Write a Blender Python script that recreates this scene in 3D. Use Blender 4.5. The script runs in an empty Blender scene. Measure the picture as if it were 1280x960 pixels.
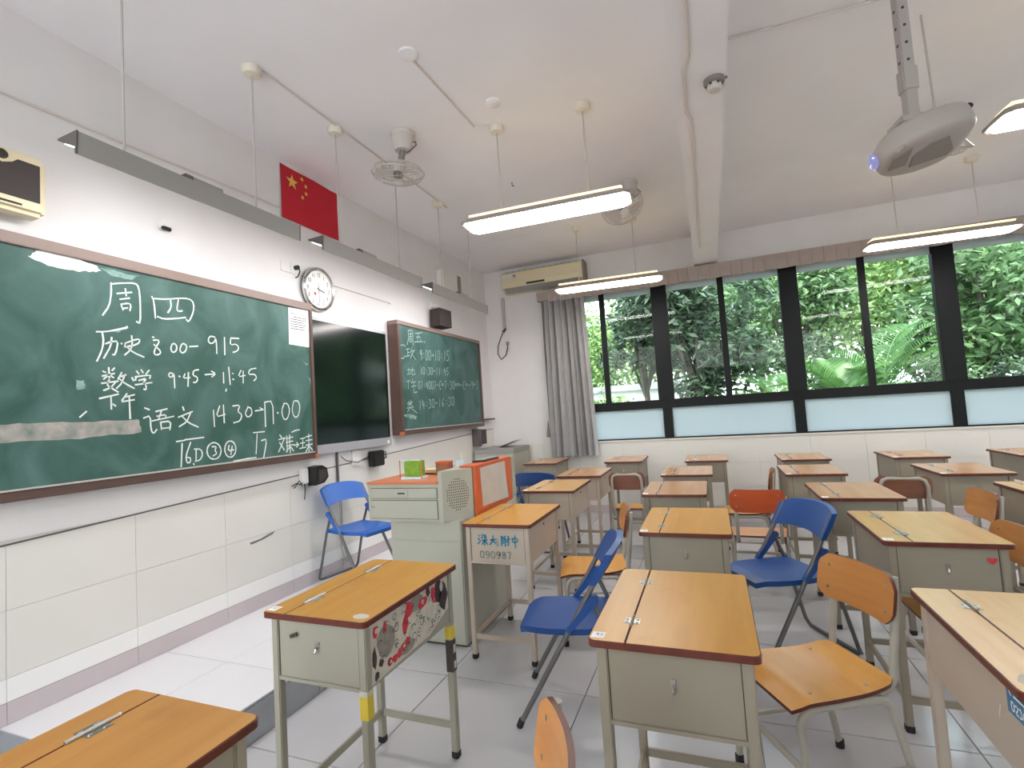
import bpy, bmesh, math, random
from mathutils import Vector, Matrix
random.seed(7)
R = math.radians
sc = bpy.context.scene
COL = sc.collection

# ------------------------------------------------------------------ camera
cam_d = bpy.data.cameras.new('camera'); cam = bpy.data.objects.new('camera', cam_d); COL.objects.link(cam)
yaw, pitch, roll = R(21.3), R(3.32), R(-3.63)
fw = Vector((-math.sin(yaw)*math.cos(pitch), math.cos(yaw)*math.cos(pitch), math.sin(pitch)))
rt = Vector((math.cos(yaw), math.sin(yaw), 0)); up = rt.cross(fw)
rt2 = rt*math.cos(roll)+up*math.sin(roll); up2 = up*math.cos(roll)-rt*math.sin(roll)
m = Matrix((rt2, up2, -fw)).transposed().to_4x4(); m.translation = (2.92, 0, 1.37)
cam.matrix_world = m
cam_d.sensor_fit = 'HORIZONTAL'; cam_d.sensor_width = 36; cam_d.lens = 630/1280*36
cam_d.clip_start = 0.03; cam_d.clip_end = 300
sc.camera = cam

# ------------------------------------------------------------------ sky, sun, exposure
w = bpy.data.worlds.new('world'); sc.world = w; w.use_nodes = True
nt = w.node_tree; bg = nt.nodes['Background']
sky = nt.nodes.new('ShaderNodeTexSky'); sky.sky_type = 'NISHITA'; sky.sun_disc = False
sky.sun_elevation = R(58); sky.sun_rotation = R(180); sky.air_density = 1.6; sky.dust_density = 4.0; sky.ozone_density = 1.0
mxw = nt.nodes.new('ShaderNodeMix'); mxw.data_type = 'RGBA'; mxw.inputs[0].default_value = 0.6
mxw.inputs[7].default_value = (5.5, 6.2, 6.6, 1)
nt.links.new(sky.outputs[0], mxw.inputs[6]); nt.links.new(mxw.outputs[2], bg.inputs[0])
bg.inputs[1].default_value = 0.42
sun_d = bpy.data.lights.new('sun', 'SUN'); sun_d.energy = 2.0; sun_d.angle = R(12); sun_d.color = (1, .97, .9)
sun = bpy.data.objects.new('sun', sun_d); COL.objects.link(sun)
sun.location = (3, -6, 14)
sun.rotation_euler = Vector((-.25, .55, -.9)).to_track_quat('-Z', 'Y').to_euler()
sc.view_settings.view_transform = 'Standard'; sc.view_settings.look = 'None'
sc.view_settings.gamma = 1; sc.view_settings.use_curve_mapping = False
sc.view_settings.exposure = 1.42
try:
    sc.cycles.use_denoising = True
    sc.cycles.sample_clamp_indirect = 6
    sc.cycles.diffuse_bounces = 5
    sc.cycles.transparent_max_bounces = 16
except Exception:
    pass
LAMP_E = 10.0        # tube lamps over the desks
BOARD_E = 9.0       # tubes of the blackboard lights

# ------------------------------------------------------------------ helpers
def srgb(r, g, b):
    f = lambda c: ((c/255)/12.92 if c/255 <= .04045 else (((c/255)+.055)/1.055)**2.4)
    return (f(r), f(g), f(b), 1)

class MB:
    """collects shapes; build() links them as one mesh object"""
    def __init__(s): s.v, s.f, s.m = [], [], []
    def add(s, vs, fs, mi=0):
        o = len(s.v); s.v += [tuple(v) for v in vs]; s.f += [tuple(i+o for i in f) for f in fs]; s.m += [mi]*len(fs)
        return s
    def box(s, c, d, mi=0, rot=None, bev=0):
        hx, hy, hz = d[0]/2, d[1]/2, d[2]/2
        if bev <= 0:
            vs = [Vector((x, y, z)) for z in (-hz, hz) for x, y in ((-hx, -hy), (hx, -hy), (hx, hy), (-hx, hy))]
            fs = [(3, 2, 1, 0), (4, 5, 6, 7), (0, 1, 5, 4), (1, 2, 6, 5), (2, 3, 7, 6), (3, 0, 4, 7)]
        else:
            bm = bmesh.new(); bmesh.ops.create_cube(bm, size=1, matrix=Matrix.Diagonal((d[0], d[1], d[2], 1)))
            bmesh.ops.bevel(bm, geom=list(bm.edges), offset=bev, segments=2, affect='EDGES')
            bm.verts.index_update(); vs = [v.co.copy() for v in bm.verts]; fs = [[v.index for v in f.verts] for f in bm.faces]; bm.free()
        if rot is not None: vs = [rot @ v for v in vs]
        return s.add([(v[0]+c[0], v[1]+c[1], v[2]+c[2]) for v in vs], fs, mi)
    def b2(s, a, b, mi=0, bev=0):
        return s.box([(a[i]+b[i])/2 for i in range(3)], [abs(b[i]-a[i]) for i in range(3)], mi, None, bev)
    def tube(s, pts, r, seg=8, mi=0, closed=False, flat=1.0, cap=True):
        pts = [Vector(p) for p in pts]; n = len(pts)
        rs = r if isinstance(r, (list, tuple)) else [r]*n
        vs = []; nrm = None
        for i, p in enumerate(pts):
            if closed: t = (pts[(i+1) % n]-pts[i-1])
            else: t = pts[min(i+1, n-1)]-pts[max(i-1, 0)]
            t.normalize()
            if nrm is None:
                a = Vector((0, 0, 1)) if abs(t.z) < .9 else Vector((1, 0, 0))
                nrm = (a-t*a.dot(t)).normalized()
            else:
                nrm = (nrm-t*nrm.dot(t)).normalized()
            bn = t.cross(nrm)
            for k in range(seg):
                a = 2*math.pi*k/seg
                vs.append(p+nrm*(math.cos(a)*rs[i])+bn*(math.sin(a)*rs[i]*flat))
        fs = []
        for i in range(n if closed else n-1):
            j = (i+1) % n
            for k in range(seg):
                fs.append((i*seg+k, i*seg+(k+1) % seg, j*seg+(k+1) % seg, j*seg+k))
        if cap and not closed:
            fs.append(tuple(range(seg-1, -1, -1))); fs.append(tuple((n-1)*seg+k for k in range(seg)))
        return s.add(vs, fs, mi)
    def lathe(s, prof, c=(0, 0, 0), seg=20, mi=0, rot=None):
        vs = []
        for (r, z) in prof:
            for k in range(seg):
                a = 2*math.pi*k/seg; v = Vector((r*math.cos(a), r*math.sin(a), z))
                if rot is not None: v = rot @ v
                vs.append((v[0]+c[0], v[1]+c[1], v[2]+c[2]))
        fs = [(i*seg+k, i*seg+(k+1) % seg, (i+1)*seg+(k+1) % seg, (i+1)*seg+k) for i in range(len(prof)-1) for k in range(seg)]
        fs.append(tuple(range(seg-1, -1, -1))); fs.append(tuple((len(prof)-1)*seg+k for k in range(seg)))
        return s.add(vs, fs, mi)
    def prism(s, poly, z0, z1, mi=0, mside=None, f=None):
        """poly in xy pulled from z0 to z1; f maps (x,y,z) to another place"""
        n = len(poly); f = f or (lambda x, y, z: (x, y, z))
        vs = [f(x, y, z0) for x, y in poly]+[f(x, y, z1) for x, y in poly]
        o = len(s.f)
        s.add(vs, [tuple(range(n-1, -1, -1)), tuple(range(n, 2*n))], mi)
        s.add(vs, [(i, (i+1) % n, n+(i+1) % n, n+i) for i in range(n)], mi if mside is None else mside)
        return s
    def grid(s, fn, nu, nv, mi=0):
        vs = [fn(i/nu, j/nv) for j in range(nv+1) for i in range(nu+1)]
        fs = [(j*(nu+1)+i, j*(nu+1)+i+1, (j+1)*(nu+1)+i+1, (j+1)*(nu+1)+i) for j in range(nv) for i in range(nu)]
        return s.add(vs, fs, mi)
    def mesh(s, name, mats, smooth=False):
        me = bpy.data.meshes.new(name); me.from_pydata(s.v, [], s.f)
        for mt in (mats if isinstance(mats, (list, tuple)) else [mats]): me.materials.append(mt)
        me.polygons.foreach_set('material_index', s.m)
        bm = bmesh.new(); bm.from_mesh(me); bmesh.ops.remove_doubles(bm, verts=bm.verts, dist=1e-6)
        bmesh.ops.recalc_face_normals(bm, faces=bm.faces); bm.to_mesh(me); bm.free()
        if smooth:
            for p in me.polygons: p.use_smooth = True
            try: me.set_sharp_from_angle(angle=R(40))
            except Exception: pass
        return me
    def build(s, name, mats, parent=None, smooth=False):
        return link(name, s.mesh(name, mats, smooth), parent)

def link(name, me, parent=None):
    o = bpy.data.objects.new(name, me); COL.objects.link(o)
    if parent is not None: o.parent = parent
    return o
def tag(o, label, cat, group=None):
    o['label'] = label; o['category'] = cat
    if group: o['group'] = group
    return o
def thing(name, label, cat, loc=(0, 0, 0), rz=0, group=None, scale=1):
    o = bpy.data.objects.new(name, None); COL.objects.link(o); o.empty_display_size = .05
    o.location = loc; o.rotation_euler = (0, 0, rz); o.scale = (scale,)*3
    return tag(o, label, cat, group)
def struct(o): o['kind'] = 'structure'; return o
def copy_tree(o, parent=None):
    c = o.copy(); COL.objects.link(c)
    if parent is not None:
        c.parent = parent; c.matrix_parent_inverse = o.matrix_parent_inverse.copy()
    for ch in o.children: copy_tree(ch, c)
    return c
def arc(c, r, a0, a1, n, f):
    return [f(c[0]+r*math.cos(R(a0+(a1-a0)*i/n)), c[1]+r*math.sin(R(a0+(a1-a0)*i/n))) for i in range(n+1)]
def rrect(x0, y0, x1, y1, r, n=4):
    p = []
    for cx, cy, a in ((x1-r, y0+r, -90), (x1-r, y1-r, 0), (x0+r, y1-r, 90), (x0+r, y0+r, 180)):
        p += [(cx+r*math.cos(R(a+90*i/n)), cy+r*math.sin(R(a+90*i/n))) for i in range(n+1)]
    return p

# ------------------------------------------------------------------ materials
def mat(name, col, rough=.5, metal=0, spec=None, noise=0, nscale=8, bump=0, bscale=60, emit=None, estr=0, col2=None, stretch=None, coat=0, trans=0):
    m = bpy.data.materials.new(name); m.use_nodes = True; t = m.node_tree; b = t.nodes['Principled BSDF']
    b.inputs['Base Color'].default_value = col; b.inputs['Roughness'].default_value = rough; b.inputs['Metallic'].default_value = metal
    if spec is not None: b.inputs['Specular IOR Level'].default_value = spec
    if coat: b.inputs['Coat Weight'].default_value = coat; b.inputs['Coat Roughness'].default_value = .12
    if trans: b.inputs['Transmission Weight'].default_value = trans
    tc = t.nodes.new('ShaderNodeTexCoord'); mp = t.nodes.new('ShaderNodeMapping')
    t.links.new(tc.outputs['Object'], mp.inputs[0])
    if stretch: mp.inputs['Scale'].default_value = stretch
    if noise or col2 is not None:
        n = t.nodes.new('ShaderNodeTexNoise'); n.inputs['Scale'].default_value = nscale; n.inputs['Detail'].default_value = 5
        t.links.new(mp.outputs[0], n.inputs['Vector'])
        mx = t.nodes.new('ShaderNodeMix'); mx.data_type = 'RGBA'
        c2 = col2 if col2 is not None else tuple(c*(1-noise) for c in col[:3])+(1,)
        mx.inputs[6].default_value = col; mx.inputs[7].default_value = c2
        rp = t.nodes.new('ShaderNodeValToRGB'); rp.color_ramp.elements[0].position = .35; rp.color_ramp.elements[1].position = .68
        t.links.new(n.outputs['Fac'], rp.inputs[0]); t.links.new(rp.outputs[0], mx.inputs[0]); t.links.new(mx.outputs[2], b.inputs['Base Color'])
    if bump:
        n2 = t.nodes.new('ShaderNodeTexNoise'); n2.inputs['Scale'].default_value = bscale; n2.inputs['Detail'].default_value = 4
        t.links.new(mp.outputs[0], n2.inputs['Vector'])
        bp = t.nodes.new('ShaderNodeBump'); bp.inputs['Strength'].default_value = bump; bp.inputs['Distance'].default_value = .01
        t.links.new(n2.outputs['Fac'], bp.inputs['Height']); t.links.new(bp.outputs[0], b.inputs['Normal'])
    if emit is not None:
        b.inputs['Emission Color'].default_value = emit; b.inputs['Emission Strength'].default_value = estr
    return m

def wood_mat(name, c1, c2, c3, rough=.3):
    m = bpy.data.materials.new(name); m.use_nodes = True; t = m.node_tree; b = t.nodes['Principled BSDF']
    tc = t.nodes.new('ShaderNodeTexCoord'); mp = t.nodes.new('ShaderNodeMapping'); mp.inputs['Scale'].default_value = (14, 1.2, 14)
    oi = t.nodes.new('ShaderNodeObjectInfo'); ad = t.nodes.new('ShaderNodeVectorMath'); ad.operation = 'ADD'
    sc_ = t.nodes.new('ShaderNodeVectorMath'); sc_.operation = 'SCALE'; sc_.inputs[3].default_value = 31
    cb = t.nodes.new('ShaderNodeCombineXYZ')
    for k in range(3): t.links.new(oi.outputs['Random'], cb.inputs[k])
    t.links.new(cb.outputs[0], sc_.inputs[0]); t.links.new(tc.outputs['Object'], mp.inputs[0])
    t.links.new(mp.outputs[0], ad.inputs[0]); t.links.new(sc_.outputs[0], ad.inputs[1])
    n = t.nodes.new('ShaderNodeTexNoise'); n.inputs['Scale'].default_value = 1.6; n.inputs['Detail'].default_value = 7; n.inputs['Distortion'].default_value = .35
    t.links.new(ad.outputs[0], n.inputs['Vector'])
    rp = t.nodes.new('ShaderNodeValToRGB'); e = rp.color_ramp.elements
    e[0].position = .3; e[0].color = c2; e[1].position = .7; e[1].color = c1
    t.links.new(n.outputs['Fac'], rp.inputs[0])
    # worn stains with a shape of their own
    n3 = t.nodes.new('ShaderNodeTexNoise'); n3.inputs['Scale'].default_value = 4.5; n3.inputs['Detail'].default_value = 3
    ad2 = t.nodes.new('ShaderNodeVectorMath'); ad2.operation = 'ADD'
    t.links.new(tc.outputs['Object'], ad2.inputs[0]); t.links.new(sc_.outputs[0], ad2.inputs[1]); t.links.new(ad2.outputs[0], n3.inputs['Vector'])
    r3 = t.nodes.new('ShaderNodeValToRGB'); r3.color_ramp.elements[0].position = .62; r3.color_ramp.elements[1].position = .8
    t.links.new(n3.outputs['Fac'], r3.inputs[0])
    mx = t.nodes.new('ShaderNodeMix'); mx.data_type = 'RGBA'; mx.inputs[7].default_value = c3
    ml = t.nodes.new('ShaderNodeMath'); ml.operation = 'MULTIPLY'; ml.inputs[1].default_value = .55
    t.links.new(r3.outputs[0], ml.inputs[0]); t.links.new(ml.outputs[0], mx.inputs[0]); t.links.new(rp.outputs[0], mx.inputs[6])
    t.links.new(mx.outputs[2], b.inputs['Base Color']); b.inputs['Roughness'].default_value = rough
    return m

M = {}
M['wall'] = mat('wall_paint', srgb(230, 226, 225), .85, noise=.04, nscale=3, bump=.05)
M['ceil'] = mat('ceiling_paint', srgb(240, 238, 240), .9, noise=.04, nscale=2)
M['tile_wall'] = mat('white_wall_tile', srgb(224, 220, 213), .35, noise=.03, nscale=2)
M['tile_whiter'] = mat('whiter_wall_tile', srgb(238, 236, 233), .35)  # tile row above the skirting in a whiter tone
M['grout'] = mat('grout', srgb(212, 209, 206), .9)
M['skirt'] = mat('mauve_skirting_tile', srgb(198, 186, 188), .4, noise=.05, nscale=4)
M['floor_tile'] = mat('pale_floor_tile', srgb(190, 188, 189), .26, noise=.06, nscale=3, coat=.15)
M['floor_grout'] = mat('floor_grout', srgb(140, 136, 136), .9)
M['plat_tile'] = mat('platform_tile', srgb(224, 222, 224), .3, noise=.03, nscale=3)
M['riser'] = mat('grey_riser', srgb(150, 152, 156), .5, noise=.1)
M['wood_a'] = wood_mat('laminate_tan', srgb(204, 150, 62), srgb(192, 136, 50), srgb(160, 104, 48))
M['wood_b'] = wood_mat('laminate_orange', srgb(198, 142, 74), srgb(186, 128, 62), srgb(150, 100, 50))
M['wood_c'] = wood_mat('laminate_pale', srgb(208, 166, 106), srgb(197, 152, 92), srgb(160, 112, 66), .26)
M['wood_d'] = wood_mat('laminate_window_sheen', srgb(198, 152, 108), srgb(186, 138, 96), srgb(160, 106, 70), .24)  # rosy tint puts the window's gloss reflection into the colour
M['edge'] = mat('red_brown_edge', srgb(100, 44, 30), .4, noise=.25, nscale=20)
M['desk_metal'] = mat('beige_grey_desk_steel', srgb(148, 138, 121), .42, noise=.06, nscale=6)
M['desk_metal_b'] = mat('greenish_grey_desk_steel', srgb(158, 154, 138), .42, noise=.05, nscale=6)
M['desk_metal_c'] = mat('pinkish_beige_desk_steel', srgb(184, 168, 152), .42, noise=.05, nscale=6)
M['seam'] = mat('dark_seam', srgb(62, 56, 48), .8)
M['steel'] = mat('bright_steel', srgb(176, 172, 166), .3, metal=.9)
M['rubber'] = mat('black_rubber', srgb(34, 32, 32), .7)
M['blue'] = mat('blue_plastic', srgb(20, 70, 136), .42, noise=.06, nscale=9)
M['blue_lit'] = mat('lit_blue_plastic', srgb(44, 100, 184), .42, noise=.06, nscale=9)  # lighter copy of the blue: light on the platform chair in its colour
M['tube_grey'] = mat('grey_painted_tube', srgb(104, 102, 102), .4, metal=.3)
M['tube_pale'] = mat('pale_grey_tube', srgb(176, 170, 158), .4, noise=.1, nscale=15)
M['ply'] = wood_mat('plywood_orange', srgb(200, 138, 76), srgb(184, 120, 62), srgb(150, 90, 48))
M['ply_seat'] = wood_mat('plywood_yellow', srgb(218, 160, 78), srgb(206, 144, 64), srgb(176, 116, 52), .25)
M['ply_red'] = wood_mat('plywood_red_orange', srgb(206, 92, 48), srgb(192, 80, 40), srgb(170, 70, 36))
M['ply_brown'] = wood_mat('plywood_brown', srgb(140, 92, 74), srgb(124, 80, 64), srgb(100, 64, 52))
M['frame_lit'] = mat('lit_board_frame', srgb(134, 112, 102), .45, noise=.15, nscale=6, stretch=(1, .2, 1))  # top rail's lighter brown has the light on it put into the colour
M['frame_dark'] = mat('dark_brown_board_frame', srgb(92, 70, 62), .45, noise=.2, nscale=6)
M['copper'] = mat('orange_corner_plastic', srgb(190, 104, 66), .5)
M['chalk'] = mat('white_chalk', srgb(226, 234, 228), .95, noise=.12, nscale=120)
M['chalk_dim'] = mat('faint_chalk', srgb(168, 196, 184), .95, noise=.25, nscale=90)
M['white'] = mat('white_plastic', srgb(226, 224, 220), .45)
M['white_rod'] = mat('pale_rod', srgb(186, 180, 174), .5)
M['paper'] = mat('white_paper', srgb(240, 240, 240), .9)
M['ink'] = mat('dark_ink', srgb(60, 60, 64), .9)
M['bar_grey'] = mat('grey_aluminium_shell', srgb(150, 148, 144), .5)
M['bar_end'] = mat('dark_grey_end_cap', srgb(92, 86, 86), .5)
M['black'] = mat('black_plastic', srgb(24, 22, 24), .4)
M['screen'] = mat('dark_screen', srgb(10, 20, 18), .12)
M['tv_frame'] = mat('silver_screen_frame', srgb(176, 174, 178), .35, metal=.3)
M['canopy'] = mat('pale_canopy', srgb(228, 220, 204), .5)
M['conduit'] = mat('painted_conduit', srgb(216, 206, 200), .7)
M['cream'] = mat('cream_plastic', srgb(220, 206, 172), .45)
M['speaker_grill'] = mat('dark_brown_grille', srgb(66, 58, 56), .8, noise=.3, nscale=200)
M['red'] = mat('flag_red', srgb(196, 30, 48), .8)
M['yellow'] = mat('flag_yellow', srgb(236, 190, 90), .8)
M['chrome'] = mat('chrome', srgb(206, 206, 206), .15, metal=1)
M['face'] = mat('clock_face', srgb(232, 230, 226), .5)
M['alu_dark'] = mat('dark_window_frame', srgb(14, 17, 20), .5, spec=.25)
M['curtain'] = mat('silver_grey_curtain', srgb(206, 204, 204), .36, metal=.4, noise=.08, nscale=12)
M['valance'] = mat('taupe_valance', srgb(170, 156, 148), .8, noise=.08, nscale=10)
M['lect'] = mat('grey_green_lectern_steel', srgb(172, 170, 156), .42, noise=.04, nscale=5)
M['orange'] = mat('orange_laminate', srgb(208, 96, 48), .35, noise=.1, nscale=10, stretch=(1, 6, 1))
M['orange_top'] = mat('orange_lectern_top', srgb(206, 124, 84), .35, noise=.1, nscale=10)
M['green'] = mat('green_card', srgb(126, 170, 48), .6, noise=.3, nscale=60)
M['teal_ink'] = mat('teal_stencil_paint', srgb(30, 124, 150), .8)
M['grey_ink'] = mat('grey_stencil_paint', srgb(112, 124, 112), .8)
M['sticker_y'] = mat('yellow_sticker', srgb(216, 190, 60), .5)
M['sticker_r'] = mat('red_sticker', srgb(206, 50, 62), .5)
M['sticker_w'] = mat('white_sticker', srgb(206, 200, 186), .5, noise=.15, nscale=40)
M['sticker_g'] = mat('grey_sticker', srgb(150, 144, 132), .5, noise=.3, nscale=60)
M['sticker_k'] = mat('dark_sticker', srgb(66, 56, 50), .5, noise=.4, nscale=60)
M['sticker_b'] = mat('blue_tag', srgb(58, 112, 146), .5)
M['heart'] = mat('red_heart_sticker', srgb(200, 56, 56), .5)
M['foil'] = mat('frosted_film', srgb(206, 222, 226), .6)
M['lamp'] = mat('lamp_diffuser', (1, 1, 1, 1), .5, emit=(1, .955, .93, 1), estr=LAMP_E)
M['lamp_top'] = mat('warm_lamp_slot', (1, .9, .7, 1), .5, emit=(1, .72, .36, 1), estr=.6)
M['board_tube'] = mat('board_lamp_tube', (1, 1, 1, 1), .5, emit=(.97, .98, 1, 1), estr=BOARD_E)
M['lamp_body'] = mat('grey_lamp_body', srgb(150, 142, 136), .5)
M['fan'] = mat('pale_fan_wire', srgb(198, 190, 184), .5)
M['fan_body'] = mat('pale_fan_body', srgb(206, 198, 192), .5)
M['fan_dark'] = mat('grey_fan_motor', srgb(134, 124, 120), .5)
M['proj'] = mat('projector_shell', srgb(166, 156, 150), .45)
M['proj_dark'] = mat('projector_grille', srgb(132, 124, 118), .6)
M['lens'] = mat('projector_lens', srgb(20, 20, 30), .1, emit=(.5, .5, 1, 1), estr=.2)  # lens given a faint bluish glow of its own

def glass_mat():
    m = bpy.data.materials.new('window_glass'); m.use_nodes = True; t = m.node_tree
    t.nodes.remove(t.nodes['Principled BSDF']); out = t.nodes['Material Output']
    tr = t.nodes.new('ShaderNodeBsdfTransparent'); tr.inputs[0].default_value = (.93, .97, .96, 1)
    gl = t.nodes.new('ShaderNodeBsdfGlossy'); gl.inputs['Roughness'].default_value = .03
    fr = t.nodes.new('ShaderNodeFresnel'); fr.inputs[0].default_value = 1.22
    mx = t.nodes.new('ShaderNodeMixShader')
    t.links.new(fr.outputs[0], mx.inputs[0]); t.links.new(tr.outputs[0], mx.inputs[1]); t.links.new(gl.outputs[0], mx.inputs[2])
    t.links.new(mx.outputs[0], out.inputs[0]); return m
M['glass'] = glass_mat()
def frost_mat():
    m = bpy.data.materials.new('frosted_glass'); m.use_nodes = True; t = m.node_tree
    t.nodes.remove(t.nodes['Principled BSDF']); out = t.nodes['Material Output']
    tl = t.nodes.new('ShaderNodeBsdfTranslucent'); tl.inputs[0].default_value = srgb(216, 223, 225)
    df = t.nodes.new('ShaderNodeBsdfDiffuse'); df.inputs[0].default_value = srgb(200, 214, 218)
    mx = t.nodes.new('ShaderNodeMixShader'); mx.inputs[0].default_value = .45
    t.links.new(tl.outputs[0], mx.inputs[1]); t.links.new(df.outputs[0], mx.inputs[2]); t.links.new(mx.outputs[0], out.inputs[0]); return m
M['frost'] = frost_mat()
def board_mat(name, c1, c2, seed):
    m = bpy.data.materials.new(name); m.use_nodes = True; t = m.node_tree; b = t.nodes['Principled BSDF']
    tc = t.nodes.new('ShaderNodeTexCoord'); mp = t.nodes.new('ShaderNodeMapping'); mp.inputs['Scale'].default_value = (1, 1.5, 1.1); mp.inputs['Location'].default_value = (seed, seed, seed)
    mp.inputs['Rotation'].default_value = (R(35), 0, 0)
    t.links.new(tc.outputs['Object'], mp.inputs[0])
    n = t.nodes.new('ShaderNodeTexNoise'); n.inputs['Scale'].default_value = 2.2; n.inputs['Detail'].default_value = 5; n.inputs['Distortion'].default_value = 1.2
    t.links.new(mp.outputs[0], n.inputs['Vector'])
    rp = t.nodes.new('ShaderNodeValToRGB'); e = rp.color_ramp.elements; e[0].position = .38; e[0].color = c1; e[1].position = .78; e[1].color = c2
    t.links.new(n.outputs['Fac'], rp.inputs[0]); t.links.new(rp.outputs[0], b.inputs['Base Color']); b.inputs['Roughness'].default_value = .55
    return m
M['board_l'] = board_mat('green_chalkboard', srgb(42, 82, 72), srgb(84, 118, 112), 0)
M['board_r'] = board_mat('green_chalkboard_wiped', srgb(46, 82, 76), srgb(84, 114, 110), 5)
def leaf_mat(name, c1, c2, rough=.4, tr=.25):
    m = bpy.data.materials.new(name); m.use_nodes = True; t = m.node_tree; b = t.nodes['Principled BSDF']; out = t.nodes['Material Output']
    g = t.nodes.new('ShaderNodeNewGeometry'); rp = t.nodes.new('ShaderNodeValToRGB'); e = rp.color_ramp.elements
    e[0].color = c1; e[1].color = c2; t.links.new(g.outputs['Random Per Island'], rp.inputs[0])
    t.links.new(rp.outputs[0], b.inputs['Base Color']); b.inputs['Roughness'].default_value = rough
    tl = t.nodes.new('ShaderNodeBsdfTranslucent'); t.links.new(rp.outputs[0], tl.inputs[0])
    mx = t.nodes.new('ShaderNodeMixShader'); mx.inputs[0].default_value = tr
    t.links.new(b.outputs[0], mx.inputs[1]); t.links.new(tl.outputs[0], mx.inputs[2]); t.links.new(mx.outputs[0], out.inputs[0]); return m
M['leaf_dark'] = leaf_mat('dark_leaves', srgb(40, 58, 40), srgb(84, 106, 80), .28)
M['leaf_mid'] = leaf_mat('mid_green_leaves', srgb(56, 86, 50), srgb(116, 146, 98), .32)
M['leaf_bright'] = leaf_mat('bright_leaves', srgb(82, 122, 58), srgb(158, 184, 116), .4, .3)
M['frond'] = leaf_mat('frond_green', srgb(62, 106, 50), srgb(106, 146, 80), .35, .25)
M['bark'] = mat('dark_bark', srgb(74, 68, 58), .9, noise=.4, nscale=12)
M['ground'] = mat('outdoor_ground', srgb(90, 104, 70), .95, noise=.4, nscale=3)
M['building'] = mat('pale_render', srgb(222, 222, 220), .8)
M['building_grey'] = mat('grey_render', srgb(140, 146, 152), .8)
# ------------------------------------------------------------------ room shell
XW, YW, Y0, H = 9.0, 6.62, -1.1, 3.42           # back wall, window wall, corridor wall, ceiling
fl = struct(MB().b2((-.2, Y0-.2, -.12), (XW+.2, YW+.2, -.006)).build('floor', M['floor_grout']))
def tile_mesh(name, dx, dy, dz, mt, bev=.0015):
    return MB().box((0, 0, 0), (dx, dy, dz), 0, None, bev).mesh(name, mt)
T = .75
ft = tile_mesh('floor_tile', T-.004, T-.004, .012, M['floor_tile'])
for i in range(12):
    for j in range(-5, 6):
        y = 2.42+T*(j+.5)
        if y-T/2 < Y0-.01 or y+T/2 > YW+.3: continue
        o = link('floor_tile', ft, fl); o.location = ((i+.5)*T, y, -.006)
ce = struct(MB().b2((-.2, Y0-.2, H), (XW+.2, YW+.2, H+.2)).build('ceiling', M['ceil']))
wf = struct(MB().b2((-.2, Y0-.2, -.12), (-.008, YW+.2, H)).b2((-.008, Y0, .955), (0, YW, H)).build('wall_front', [M['wall']]))
wg = MB().b2((-.008, Y0, 0), (-.004, YW, .955)).build('grout_bed', M['grout'], wf)
# wall tiles of the front wall
TW = .535
def wall_tile_row(parent, name, z0, z1, mt, xs, front, horizontal_y=True, off=0.0, ztop=None):
    me = None
    for k in range(-8, 30):
        a = xs[0]+k*TW+off; b = a+TW
        a2, b2 = max(a, xs[1]), min(b, xs[2])
        if b2-a2 < .02: continue
        if ztop is None and abs((b2-a2)-TW) < 1e-6 and me is not None:
            o = link(name, me, parent)
        else:
            mb = MB()
            if horizontal_y:
                za, zb = (z1, z1) if ztop is None else (ztop(a2), ztop(b2))
                poly = [(-(b2-a2)/2+.001, z0-(z0+z1)/2+.001), ((b2-a2)/2-.001, z0-(z0+z1)/2+.001), ((b2-a2)/2-.001, zb-(z0+z1)/2-.001), (-(b2-a2)/2+.001, za-(z0+z1)/2-.001)]
                mb.prism(poly, -.006, 0, f=lambda x, y, z: (z, x, y))
            else:
                mb.box((0, .003, 0), (b2-a2-.002, .006, z1-z0-.002))
            mm = mb.mesh(name, mt)
            if ztop is None and abs((b2-a2)-TW) < 1e-6: me = mm
            o = link(name, mm, parent)
        c = (a2+b2)/2; zc = (z0+z1)/2
        o.location = (front, c, zc) if horizontal_y else (c, front, zc)
yr = (1.8, Y0, YW)
zline = lambda y: .875+.0437*y
wall_tile_row(wf, 'wall_tile', .365, .652, M['tile_wall'], yr, .001)
wall_tile_row(wf, 'wall_tile', .652, .95, M['tile_wall'], yr, .001, ztop=zline)
wall_tile_row(wf, 'wall_tile', .265, .365, M['tile_whiter'], yr, .003)
wall_tile_row(wf, 'skirting_tile', .17, .265, M['skirt'], yr, .005)
# dark trim line where the tiling ends
struct(MB().prism([(Y0, zline(Y0)), (YW, zline(YW)), (YW, zline(YW)+.007), (Y0, zline(Y0)+.007)], 0, .004, f=lambda x, y, z: (z, x, y)).build('trim_1', mat('dark_trim', srgb(96, 92, 90), .6)))

# corridor wall and back wall (behind the photographer)
cw = MB()                        # unseen openings sized for daylight: front door, two window bands, back door
ops = [(.3, 1.05, .9, 3.0), (1.15, 2.35, 0, 3.0), (2.6, 6.9, 2.25, 2.95), (7.35, 8.35, 0, 2.15)]
xs = [-.2, .3, 1.05, 1.15, 2.35, 2.6, 6.9, 7.35, 8.35, XW+.2]
for x0, x1 in zip(xs, xs[1:]):
    zz = -.12
    for o in sorted([o for o in ops if o[0] <= x0+1e-6 and o[1] >= x1-1e-6], key=lambda o: o[2]):
        if o[2] > zz: cw.b2((x0, Y0-.2, zz), (x1, Y0, o[2]))
        zz = o[3]
    cw.b2((x0, Y0-.2, zz), (x1, Y0, H))
struct(cw.build('wall_corridor', M['wall']))
wn = bpy.data.objects.new('window_6', None); COL.objects.link(wn); wn.location = (0, Y0-.1, 0); wn['kind'] = 'structure'
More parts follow.
